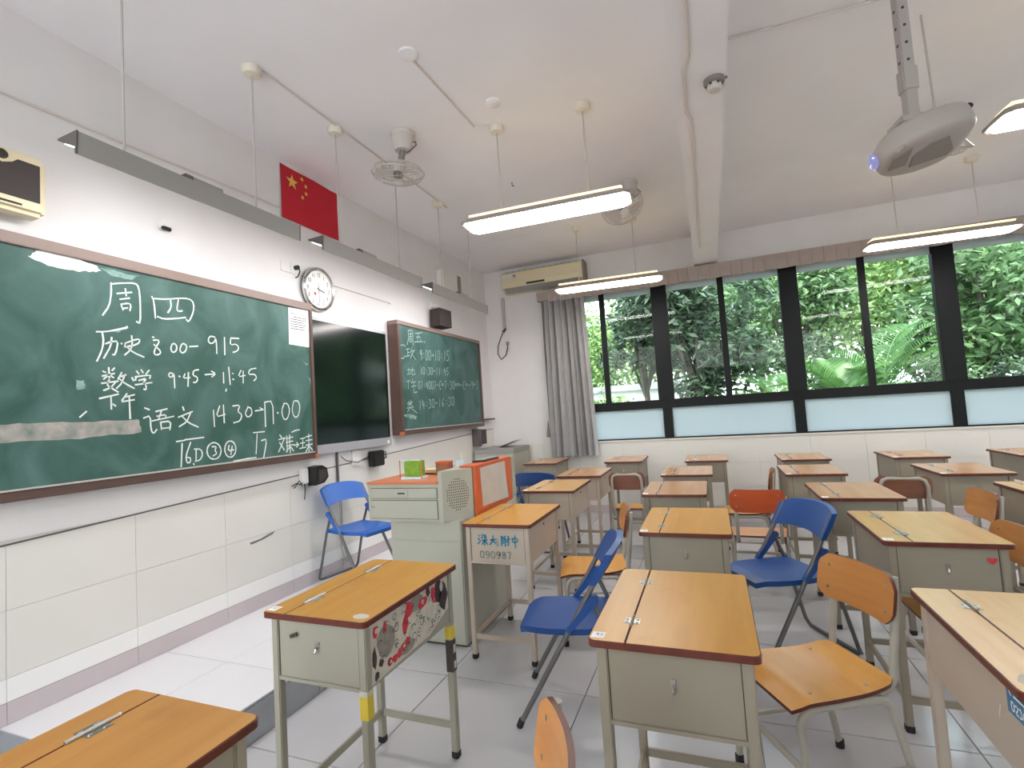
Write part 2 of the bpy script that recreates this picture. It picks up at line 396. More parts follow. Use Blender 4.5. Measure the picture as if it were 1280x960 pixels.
for k in range(4):
    x0 = 2.6+1.075*k
    MB().b2((x0, -.03, 2.25), (x0+.05, .03, 2.95)).build('mullion', M['alu_dark'], wn)
    MB().b2((x0+.05, -.003, 2.25), (x0+1.075, .003, 2.95)).build('pane', M['glass'], wn)
struct(MB().b2((-4, Y0-1.6, -.3), (XW+4, Y0-.2, -.02)).build('floor_corridor', mat('pale_corridor_floor', srgb(226, 224, 222), .6)))  # unseen pale slab, added to bounce sunlight up to the ceiling
struct(MB().b2((-4, Y0-1.6, 3.3), (XW+4, Y0-.2, 3.5)).build('ceiling_corridor', M['ceil']))  # unseen roof slab, added to limit how far sun reaches in
struct(MB().b2((-4, Y0-1.6, -.02), (XW+4, Y0-1.45, .55)).build('wall_parapet', M['wall']))  # unseen parapet, kept low to let daylight in
struct(MB().b2((XW, Y0, -.12), (XW+.2, YW, H)).build('wall_back', M['wall']))
# window wall with its opening
WX0, WX1, WZ0, WZ1 = .94, 8.29, .93, 2.93
ww = MB()
ww.b2((-.2, YW+.007, -.12), (WX0, YW+.2, H)).b2((WX1, YW+.007, -.12), (XW+.2, YW+.2, H))
ww.b2((WX0, YW+.007, -.12), (WX1, YW+.2, WZ0)).b2((WX0, YW+.007, WZ1), (WX1, YW+.2, H))
ww.b2((-.0, YW, .93), (WX0, YW+.007, H)).b2((WX1, YW, .93), (XW, YW+.007, H)).b2((WX0, YW, WZ1), (WX1, YW+.007, H))
wwo = struct(ww.build('wall_window', M['wall']))
for z0, z1, nm, mt in ((0, .1, 'skirting_tile', M['skirt']), (.1, .32, 'wall_tile', M['tile_wall']), (.32, .612, 'wall_tile', M['tile_wall']), (.612, .93, 'wall_tile', M['tile_wall'])):
    wall_tile_row(wwo, nm, z0, z1, mt, (0, 0, XW), YW, horizontal_y=False, off=.2)
# ceiling beam
struct(MB().b2((2.87, Y0, 3.03), (3.13, YW, H), bev=.004).build('trim_2', M['ceil']))

# teaching platform
YP = 5.5                                         # the platform narrows towards the window corner
pl = MB().b2((0, 1.24, 0), (.935, YP, .158)).b2((0, YP, 0), (.735, YW, .158)).b2((.935, 1.24, 0), (.94, YP, .166), 1).b2((.735, YP, 0), (.74, YW, .166), 1).b2((0, 1.235, 0), (.94, 1.24, .166), 1).b2((.735, YP-.002, 0), (.94, YP+.003, .166), 1).build('teaching_platform', [M['floor_grout'], M['riser']])
tag(pl, 'low white tiled teaching platform with a grey riser along the chalkboard wall', 'platform')
pm = tile_mesh('platform_tile', .468, .706, .012, M['plat_tile']); pm2 = tile_mesh('platform_tile', .366, .556, .012, M['plat_tile'])
for i in range(2):
    for j in range(6):
        o = link('platform_tile', pm, pl); o.location = (.236+.47*i, 1.24+.71*(j+.5), .164)
    for j in range(2):
        o = link('platform_tile', pm2, pl); o.location = (.184+.37*i, YP+.56*(j+.5), .164)
for j in range(5):
    mb = MB().box((0, 0, 0), (.004, .845, .14)); o = mb.build('riser_panel', M['riser'], pl); o.location = (.9421, 1.24+.85*(j+.5), .08)

# windows: five bays, dark frames
M['film'] = mat('pale_aqua_film', srgb(190, 208, 208), .5)
bays = [(.94, 2.41), (2.41, 3.875), (3.875, 5.34), (5.34, 6.81), (6.81, 8.29)]
for n, (x0, x1) in enumerate(bays):
    wn = bpy.data.objects.new('window_%d' % (n+1), None); COL.objects.link(wn); wn.location = (0, YW+.05, 0); wn['kind'] = 'structure'
    P = lambda nm, a, b, mt, bev=.003: MB().b2(a, b, bev=bev).build(nm, mt, wn)
    dk = M['alu_dark']
    P('transom', (x0, -.03, 1.315), (x1, .03, 1.425), dk)
    P('bottom_rail', (x0, -.03, .93), (x1, .03, .947), dk, 0)
    P('top_rail', (x0, -.03, 2.88), (x1, .03, 2.93), dk)
    if n == 0: P('jamb', (x0, -.03, .93), (x0+.06, .03, 2.93), dk)
    P('mullion', (x1-.057, -.032, .93), (x1+.057, .032, 1.32), dk)
    P('mullion', (x1-.095, -.045, 1.42), (x1+.095, .045, 2.93), dk)
    mx = (x0+x1)/2
    P('meeting_stile', (mx-.035, -.02, 1.42), (mx+.035, .02, 2.9), dk)
    P('lower_pane', (x0+.02, -.004, .94), (x1-.02, .004, 1.325), M['frost'], 0)
    for a, b, yy in ((x0+.03, mx, .012), (mx, x1-.03, -.012)):
        P('pane', (a, yy-.002, 1.42), (b, yy+.002, 2.80), M['glass'], 0)
    P('upper_pane', (x0+.03, -.004, 2.795), (x1-.03, .004, 2.89), M['film'], 0)
    P('window_handle', (mx-.06, -.035, 1.98), (mx-.04, -.018, 2.1), M['black'], .003)
# sill line
struct(MB().b2((WX0, YW-.012, .912), (WX1, YW+.06, .931), bev=.003).build('trim_3', M['tile_wall']))
def ribbon(strokes, wdt, place, lift=0.0):
    """flat chalk or ink lines; strokes in 2D, place maps (u, v, lift) into the scene"""
    mb = MB()
    for st in strokes:
        pts = [Vector(p) for p in st]
        if len(pts) > 2:                       # soften corners
            q = [pts[0]]
            for a, b in zip(pts, pts[1:]): q += [a*.75+b*.25, a*.25+b*.75]
            q.append(pts[-1]); pts = q
        vs = []
        for i, p in enumerate(pts):
            t = pts[min(i+1, len(pts)-1)]-pts[max(i-1, 0)]
            if t.length < 1e-6: t = Vector((1, 0))
            t.normalize(); n = Vector((-t.y, t.x))*wdt/2*random.uniform(.8, 1.15)
            e = t*(wdt*.3)*(-1 if i == 0 else 1 if i == len(pts)-1 else 0)
            vs += [place(p.x+n.x+e.x, p.y+n.y+e.y, lift), place(p.x-n.x+e.x, p.y-n.y+e.y, lift)]
        mb.add(vs, [(2*i, 2*i+1, 2*i+3, 2*i+2) for i in range(len(pts)-1)])
    return mb
# ------------------------------------------------------------------ desks
def panel(mb, x0, x1, y0, y1, z0, z1, rl, rr):
    """desk board: wood above, red-brown edge; rl / rr = corner radius at x0 / x1"""
    poly = []
    for cx, cy, a, r in ((x1, y0, -90, rr), (x1, y1, 0, rr), (x0, y1, 90, rl), (x0, y0, 180, rl)):
        sx = -1 if cx == x1 else 1; sy = 1 if cy == y0 else -1
        if r <= 0: poly.append((cx, cy)); continue
        poly += [(cx+sx*r+r*math.cos(R(a+18*i)), cy+sy*r+r*math.sin(R(a+18*i))) for i in range(6)]
    c = .0025; n = len(poly); mxx, myy = (x0+x1)/2, (y0+y1)/2
    inn = [(mxx+(x-mxx)*(1-c/(abs(x1-x0)/2)), myy+(y-myy)*(1-c/(abs(y1-y0)/2))) for x, y in poly]
    vs = [(x, y, z0) for x, y in poly]+[(x, y, z1-c) for x, y in poly]+[(x, y, z1) for x, y in inn]
    mb.add(vs, [tuple(range(n-1, -1, -1))]+[(i, (i+1) % n, n+(i+1) % n, n+i) for i in range(n)], 1)
    mb.add(vs, [(n+i, n+(i+1) % n, 2*n+(i+1) % n, 2*n+i) for i in range(n)], 1)
    mb.add(vs, [tuple(range(2*n, 3*n))], 0)
    return mb
DX, DY, DH = .21, .305, .76
desk_meshes = {}
def desk_mesh(key, fn):
    if key not in desk_meshes: desk_meshes[key] = fn()
    return desk_meshes[key]
def leg_me(mt): return MB().box((0, 0, .377), (.028, .028, .73), bev=.003).mesh('leg', mt)
def make_desk(x, y, rz, label, wood, metal, card=True, group='lift-lid school desks'):
    d = thing('school_desk', label, 'desk', (x, y, 0), rz, group)
    wm, mm = M[wood], M[metal]
    link('top_strip', desk_mesh(('s', wood), lambda: panel(MB(), -DX, -.1112, -DY, DY, .741, DH, .02, 0).mesh('top_strip', [wm, M['edge']])), d)
    lid = link('lid', desk_mesh(('l', wood), lambda: panel(MB(), -.1098, DX, -DY, DY, .741, DH, 0, .02).mesh('lid', [wm, M['edge']])), d)
    def hinge():
        h = MB()
        h.box((-.0125, 0, .7605), (.018, .034, .0015)).box((.0125, 0, .7605), (.018, .034, .0015))
        h.tube([(0, -.036, .763), (0, .036, .763)], .0042, 8)
        for sx in (-.014, .014):
            for sy in (-.01, .01): h.lathe([(.004, 0), (.004, .0015), (.002, .002)], (sx, sy, .7615), 8)
        return h.mesh('hinge', M['steel'])
    for s in (-1, 1):
        o = link('hinge', desk_mesh('hinge', hinge), d); o.location = (-.1105, .165*s, 0)
        if 'sticker' in label or 'bottom left' in label: o.scale = (1.15, 1.45, 1.0)
    lx, ly = .178, .268
    for sx in (-1, 1):
        for sy in (-1, 1):
            o = link('leg', desk_mesh(('leg', metal), lambda: leg_me(mm)), d); o.location = (sx*lx, sy*ly, 0)
            f = link('foot_cap', desk_mesh('cap', lambda: MB().box((0, 0, .0155), (.031, .031, .031), bev=.004).mesh('foot_cap', M['rubber'])), o)
    # drawer box between the legs: bottom, end panels, long panels
    link('end_panel', desk_mesh(('ep', metal), lambda: MB().b2((-.166, -.276, .535), (.166, -.266, .741), bev=.002).b2((-.164, -.2775, .548), (-.1615, -.276, .735), 1).b2((.1615, -.2775, .548), (.164, -.276, .735), 1).b2((-.166, -.281, .535), (.166, -.2765, .546)).mesh('end_panel', [mm, M['seam']])), d)
    o = link('end_panel', desk_mesh(('ep2', metal), lambda: MB().b2((-.166, .266, .535), (.166, .276, .741), bev=.002).mesh('end_panel', mm)), d)
    link('student_panel', desk_mesh(('sp', metal), lambda: MB().b2((.174, -.256, .535), (.186, .256, .738), bev=.002).b2((.186, -.2555, .725), (.1865, .2555, .727), 1).mesh('student_panel', [mm, M['seam']])), d)
    link('back_panel', desk_mesh(('bp', metal), lambda: MB().b2((-.186, -.256, .535), (-.174, .256, .741), bev=.002).mesh('back_panel', mm)), d)
    link('bottom_panel', desk_mesh(('bo', metal), lambda: MB().b2((-.176, -.264, .535), (.176, .264, .54)).mesh('bottom_panel', mm)), d)
    for s in (-1, 1):
        o = link('stretcher', desk_mesh(('st', metal), lambda: MB().box((0, 0, 0), (.33, .014, .028), bev=.002).mesh('stretcher', mm)), d); o.location = (0, s*ly, .125)
    o = link('stretcher', desk_mesh(('st2', metal), lambda: MB().box((0, 0, 0), (.014, .51, .028), bev=.002).mesh('stretcher', mm)), d); o.location = (-lx, 0, .125)
    link('bag_hook', desk_mesh('hook', lambda: MB().tube([(.0, -.277, .655), (.0, -.288, .652), (.0, -.291, .645), (0, -.285, .64)], .004, 6).box((0, -.2775, .66), (.012, .003, .02)).mesh('bag_hook', M['steel'])), d)
    link('lock', desk_mesh('lock', lambda: MB().lathe([(.008, 0), (.008, .004), (.004, .005)], (.186, 0, .70), 12, rot=Matrix.Rotation(R(90), 3, 'Y')).mesh('lock', M['fan_dark'])), d)
    if card:
        nc = link('name_card', desk_mesh('card', lambda: MB().b2((-.203, -.288, .76), (-.168, -.253, .7606)).mesh('name_card', M['paper'])), d)
        link('ink_mark', desk_mesh('ink', lambda: ribbon([[(-.192, -.265), (-.184, -.262), (-.19, -.272), (-.183, -.274)], [(-.18, -.262), (-.174, -.264), (-.179, -.275)]], .0022, lambda u, v, l: (u, v, .7609)).mesh('ink_mark', M['ink'])), nc)
    return d
desks = [
 (1.765, .525, 0, 'orange-tan desk in the bottom left corner of the photo, mostly out of frame', 'wood_b', 'desk_metal_b', 0),
 (1.675, 1.592, 0, 'yellow-tan desk with its student side covered in red and white cartoon stickers', 'wood_a', 'desk_metal_b', 1),
 (1.748, 2.90, 0, 'desk against the lectern with teal brush characters and number 090987 on its end', 'wood_a', 'desk_metal_c', 0),
 (2.775, 1.642, 0, 'large tan desk in the centre foreground with plain brown-grey end panel', 'wood_a', 'desk_metal', 1),
 (3.65, 1.605, 0, 'pale tan desk at the right edge with a small blue tag on its end', 'wood_c', 'desk_metal_c', 0),
 (2.755, 2.81, 0, 'tan desk directly behind the large centre foreground desk', 'wood_a', 'desk_metal', 1),
 (2.64, 3.86, 0, 'rosy-sheened glossy desk, third from the camera in the middle column', 'wood_d', 'desk_metal', 1),
 (2.68, 4.82, 0, 'rosy-sheened glossy desk, fourth from the camera in the middle column', 'wood_d', 'desk_metal', 1),
 (2.83, 5.87, 0, 'desk of the middle column standing closest to the window wall', 'wood_d', 'desk_metal', 1),
 (1.70, 4.02, 0, 'tan desk between the lectern and the small brown-backed chair', 'wood_c', 'desk_metal_c', 1),
 (1.735, 4.84, 0, 'glossy desk with a reddish sheen left of the small brown-backed chair, in front of the curtain', 'wood_d', 'desk_metal_c', 0),
 (.985, 5.97, 0, 'desk in the far corner right under the hanging grey curtain', 'wood_d', 'desk_metal', 0),
 (1.965, 5.97, 0, 'desk against the window wall just right of the grey curtain', 'wood_d', 'desk_metal', 0),
 (3.69, 3.74, 0, 'rosy-sheened desk behind the right-hand blue folding chair', 'wood_d', 'desk_metal', 1),
 (3.735, 2.77, 0, 'wide pale tan desk with a red heart sticker on its student side', 'wood_c', 'desk_metal', 1),
 (3.72, 5.78, 0, 'small far desk against the window wall behind the red-orange chair', 'wood_d', 'desk_metal', 1),
 (3.63, 4.765, 0, 'rosy-sheened desk second from the window wall behind the red-orange chair', 'wood_d', 'desk_metal', 1),
 (4.61, 5.77, 0, 'desk against the window wall under the third window mullion', 'wood_d', 'desk_metal', 1),
 (4.585, 4.69, 0, 'rosy-sheened desk with a reddish patch on its top, beside the far brown chair', 'wood_d', 'desk_metal', 1),
 (4.71, 3.71, 0, 'desk cut by the right edge behind the two tan chair backs', 'wood_c', 'desk_metal', 0),
 (5.48, 5.72, 0, 'farthest desk on the right, against the window wall', 'wood_d', 'desk_metal', 0),
]
D = []
for (x, y, rz, lb, wd, mt, cd) in desks:
    D.append(make_desk(x, y, R(rz), lb, wd, mt, bool(cd)))

# ---- writing and stickers on three desks
def strokes(txt, s=1.0): return [[tuple(float(k)*s for k in q.split(',')) for q in l.split()] for l in txt.split('|')]
# brush characters on the end of the desk by the lectern (u along x, v along z, both in mm from the panel centre)
BR = ("-118,38 -110,30|-122,18 -112,14|-124,-12 -108,6|-98,38 -70,38 -76,28|-90,30 -100,20|-80,30 -70,20|-98,8 -66,10|-82,20 -82,-20|-84,6 -98,-14|-80,6 -64,-12"
      "|-46,12 -8,18|-28,36 -30,10 -50,-14|-28,10 -4,-16|22,34 22,-18|22,32 36,30 26,14 38,2 26,-4|46,36 38,16|44,22 44,-20|50,16 72,20|64,36 64,-18 56,-12|52,8 56,2"
      "|88,24 88,2 120,6 120,26 88,24|104,40 104,-26")
d3 = D[2]
pl3 = lambda u, v, l: (u/1000+.005, -.2785-l, .655+v/1000)
ribbon(strokes(BR), 8, pl3).build('brush_lettering', M['teal_ink'], d3)
DG = {'0': '0,.3 .1,.05 .5,0 .9,.05 1,.3 1,.7 .9,.95 .5,1 .1,.95 0,.7 0,.3', '9': '1,.35 .9,.5 .5,.55 .1,.48 0,.3 .1,.06 .5,0 .9,.08 1,.35 .95,.7 .6,1 .15,.95',
      '8': '.5,.48 .1,.35 .12,.08 .5,0 .88,.08 .9,.35 .5,.48 .05,.65 .08,.92 .5,1 .92,.92 .95,.65 .5,.48', '7': '0,0 1,0 .6,.5 .45,1', '1': '.5,0 .5,1', '2': '0,.2 .3,0 .9,.1 .9,.4 0,1 1,1',
      '3': '0,.05 .8,0 .5,.42 1,.65 .8,.95 0,1', '4': '.7,1 .7,0 0,.68 1,.68', '5': '.9,0 .1,0 .05,.45 .7,.42 1,.7 .7,.97 0,1', '6': '.8,0 .2,.4 .05,.8 .4,1 .9,.85 .8,.6 .2,.65'}
def digits(s, x0, y1, wd, ht, gap=.35):
    out = []; step = wd/len(s)
    for i, ch in enumerate(s):
        for stx in DG[ch].split('|'):
            out.append([(x0+i*step+float(q.split(',')[0])*step*(1-gap), y1-float(q.split(',')[1])*ht) for q in stx.split()])
    return out
ribbon(digits('090987', -112, -52, 200, 36), 6, pl3).build('stencil_number', M['grey_ink'], d3)
# stickers on the student side of the sticker desk: collage cards
d2 = D[1]
def sticker(nm, polys, mt, x=.1866, parent=d2, lift=0):
    mb = MB()
    for poly in polys: mb.prism(poly, x+lift, x+lift+.0006, f=lambda u, v, z: (z, u, v))
    return mb.build(nm, M[mt], parent)
def blob(u, v, ru, rv, n=12, jag=.12):
    return [(u+ru*math.cos(2*math.pi*k/n)*random.uniform(1-jag, 1+jag), v+rv*math.sin(2*math.pi*k/n)*random.uniform(1-jag, 1+jag)) for k in range(n)]
sticker('sticker', [[(-.25, .737), (.25, .737), (.252, .60), (.1, .552), (-.1, .548), (-.25, .542)]], 'sticker_w')
for u, v, ru, rv in ((-.17, .65, .05, .05), (.02, .70, .05, .03), (-.05, .58, .05, .025)): sticker('sticker', [blob(u, v, ru, rv)], 'sticker_g', lift=.0007)
for u, v, ru, rv in ((.17, .69, .03, .045), (.21, .655, .032, .06), (-.235, .62, .012, .03), (-.225, .56, .014, .012), (.10, .715, .016, .02), (-.2, .59, .012, .012)): sticker('sticker', [blob(u, v, ru, rv, 10, .3)], 'sticker_k', lift=.0012)
for u, v, ru, rv in ((-.225, .70, .016, .018), (-.175, .695, .011, .02), (-.03, .70, .022, .028), (-.06, .655, .02, .03), (.06, .69, .03, .02), (.135, .695, .016, .03), (.14, .655, .01, .014)): sticker('sticker', [blob(u, v, ru, rv, 9, .3)], 'sticker_r', lift=.0014)
for u, v in ((-.155, .572), (-.125, .572), (-.1, .577), (-.075, .585), (-.05, .597)): sticker('sticker', [blob(u, v, .014, .014, 8, .25)], 'sticker_r', lift=.0014)
for u, v, ru, rv in ((.03, .61, .07, .03), (.13, .63, .05, .03), (.2, .70, .012, .02), (-.22, .7, .008, .009), (.06, .69, .01, .008), (-.15, .573, .006, .006), (-.07, .587, .006, .006)): sticker('sticker', [blob(u, v, ru, rv, 12, .08)], 'sticker_w', lift=.0019)
cart = []
for k in range(46):
    u, v = random.uniform(-.22, .2), random.uniform(.57, .72); r = random.uniform(.005, .014)
    cart.append([(u+r*math.cos(a), v+r*math.sin(a)*random.uniform(.6, 1.2)) for a in [2*math.pi*i/7 for i in range(random.randint(4, 8))]])
ribbon(cart, .0025, lambda u, v, l: (.1866+.0029, u, v)).build('sticker_outline', M['sticker_k'], d2)
for s, z0, z1, nm in ((-1, .455, .525, 'sticker_y'), (1, .47, .52, 'sticker_y'), (1, .40, .465, 'sticker_k'), (1, .34, .40, 'sticker_k'), (-1, .525, .54, 'sticker_w')):
    MB().b2((.163, s*.268-.0152, z0), (.1932, s*.268+.0152, z1)).build('leg_sticker', M[nm], d2)
    if nm == 'sticker_k': MB().b2((.1932, s*.268-.006, z0+.012), (.1936, s*.268+.012, z1-.02)).build('leg_sticker', M['sticker_w'], d2)
MB().prism(blob(.165, -.262, .028, .02, 14, .1), .7601, .7605).build('white_patch', M['sticker_w'], d2)
MB().box((-.095, -.283, .685), (.03, .004, .012), rot=Matrix.Rotation(R(-20), 3, 'Y')).build('tape_scrap', M['sticker_k'], d2)
# heart sticker
hp = [(.016*math.sin(t)**3*1.1, (.013*math.cos(t)-.005*math.cos(2*t)-.002*math.cos(3*t))*1.1) for t in [2*math.pi*k/24 for k in range(24)]]
MB().prism([(u*.9+.14, v*.9+.69) for u, v in hp], -.2795, -.2782, f=lambda x, y, z: (x, z, y)).build('heart_sticker', M['heart'], D[14])
# blue asset tag with pale lettering on the right edge desk
d5 = D[4]
MB().b2((-.192, -.285, .672), (-.1865, -.195, .728)).build('asset_tag', M['sticker_b'], d5)
ribbon(digits('0230', -.268, .70, .06, .018, .3), .0035, lambda u, v, l: (-.1925, -.48-u, v)).build('asset_tag_print', M['paper'], d5)
ribbon([[(-.255, .715), (-.215, .715)], [(-.272, .718), (-.266, .712)]], .004, lambda u, v, l: (-.1925, -.48-u, v)).build('asset_tag_print', M['paper'], d5)
MB().prism([(-.155, .66), (-.145, .66), (-.138, .625), (-.15, .655)], -.1875, -.1862, f=lambda u, v, z: (z, u, v)).build('paint_mark', M['sticker_w'], d5)
MB().prism(blob(-.16, -.25, .035, .035, 12, .25), .7601, .7604).build('white_patch', M['sticker_w'], d5)

# ------------------------------------------------------------------ blue folding chairs (local +x is the front)
def make_folding(label, x, y, rz, plastic, z=0, s=.95):
    c = thing('folding_chair', label, 'chair', (x, y, z), rz, 'blue folding chairs', s)
    top, bot = Vector((-.235, 0, .80)), Vector((.235, 0, .012))
    ax = lambda zz: top.x+(bot.x-top.x)*(top.z-zz)/(top.z-bot.z)
    for sy in (-1, 1):
        yy = sy*.215
        MB().tube([(ax(.78), yy*.95, .78), (ax(.45), yy, .45), (bot.x, yy, .012)], .0125, 10).build('front_leg', M['tube_grey'], c, True)
        MB().tube([(bot.x-.01, yy, .035), (bot.x+.004, yy, .003)], .0155, 10).build('foot_cap', M['rubber'], c, True)
        MB().tube([(-.135, yy*.93, .565), (-.19, yy*.94, .43), (-.295, yy*.97, .05), (-.31, yy*.96, .02), (-.31, yy*.85, .0125)], .011, 10).build('rear_leg', M['tube_grey'], c, True)
        # blue hinge bracket from the rear leg's top down to the front leg
        a = Vector((-.14, yy, .578)); b = Vector((ax(.435)+.005, yy, .435))
        t = (b-a).normalized(); n = Vector((-t.z, 0, t.x))
        poly = [a+n*.02-t*.012, a-n*.02-t*.012, b-n*.012, b+n*.012]
        mb = MB(); vs = [Vector((p.x, yy-.015, p.z)) for p in poly]+[Vector((p.x, yy+.015, p.z)) for p in poly]
        mb.add(vs, [(3, 2, 1, 0), (4, 5, 6, 7), (0, 1, 5, 4), (1, 2, 6, 5), (2, 3, 7, 6), (3, 0, 4, 7)])
        mb.lathe([(.022, -.016), (.022, .016)], (a.x, yy, a.z), 14, rot=Matrix.Rotation(R(90), 3, 'X'))
        mb.build('hinge_bracket', M[plastic], c)
        MB().box((-.185, sy*.195, .432), (.035, .03, .03), bev=.006).build('seat_bracket', M[plastic], c)
    MB().tube([(-.31, -.19, .0125), (-.31, .19, .0125)], .011, 10).build('foot_bar', M['tube_grey'], c, True)
    MB().tube([(.18, -.21, .105), (.18, .21, .105)], .008, 8).build('front_bar', M['tube_grey'], c, True) if False else None
    # seat: shallow moulded slab
    def seat(u, v):
        xx = -.195+.42*u; half = .19+.018*math.sin(math.pi*min(1, u*1.1))-(.05*max(0, (u-.8)/.2)**2)
        yv = (v-.5)*2*half
        zz = .445-.012*math.sin(math.pi*u)*math.cos((v-.5)*2.6)-(.022*max(0, (u-.85)/.15)**2)
        return xx, yv, zz
    mb = MB(); nu, nv = 14, 12
    mb.grid(lambda u, v: seat(u, v), nu, nv)
    mb.grid(lambda u, v: (seat(u, v)[0]*.985, seat(u, v)[1]*.97, seat(u, v)[2]-.03), nu, nv)
    rim = [(i/nu, 0) for i in range(nu+1)]+[(1, j/nv) for j in range(1, nv+1)]+[(i/nu, 1) for i in range(nu-1, -1, -1)]+[(0, j/nv) for j in range(nv-1, 0, -1)]
    va = [seat(*q) for q in rim]; vb = [(p[0]*.985, p[1]*.97, p[2]-.03) for p in va]; k = len(rim)
    mb.add(va+vb, [(i, (i+1) % k, k+(i+1) % k, k+i) for i in range(k)])
    mb.build('seat', M[plastic], c, True)
    # backrest: curved moulded panel wrapping the tube ends
    def back(u, v, th):
        yv = (u-.5)*.45; cur = 1-((u-.5)*2)**2
        zt = .815-.035*(1-cur)**1.5; zb = .645+.02*cur
        zz = zb+(zt-zb)*v
        xx = ax(zz)-.035*cur+.018-th
        return xx, yv, zz
    mb = MB(); nu, nv = 14, 6
    mb.grid(lambda u, v: back(u, v, 0), nu, nv); mb.grid(lambda u, v: back(u, v, .036-.012*abs(v-.5)), nu, nv)
    rim = [(i/nu, 0) for i in range(nu+1)]+[(1, j/nv) for j in range(1, nv+1)]+[(i/nu, 1) for i in range(nu-1, -1, -1)]+[(0, j/nv) for j in range(nv-1, 0, -1)]
    va = [back(*q, 0) for q in rim]; vb = [back(q[0], q[1], .036-.012*abs(q[1]-.5)) for q in rim]; k = len(rim)
    mb.add(va+vb, [(i, (i+1) % k, k+(i+1) % k, k+i) for i in range(k)])
    mb.build('backrest', M[plastic], c, True)
    return c
make_folding('brightly lit blue folding chair on the platform against the tiled wall', .31, 3.26, R(-10), 'blue_lit', .17, .90)
make_folding('blue folding chair half hidden behind the lectern, only its back showing', 1.22, 5.0, R(90), 'blue')
make_folding('dark blue folding chair seen from the side left of the centre foreground desk', 2.22, 2.35, R(190), 'blue')
make_folding('dark blue folding chair right of the centre desks with its back to the right', 3.19, 3.17, R(208), 'blue')

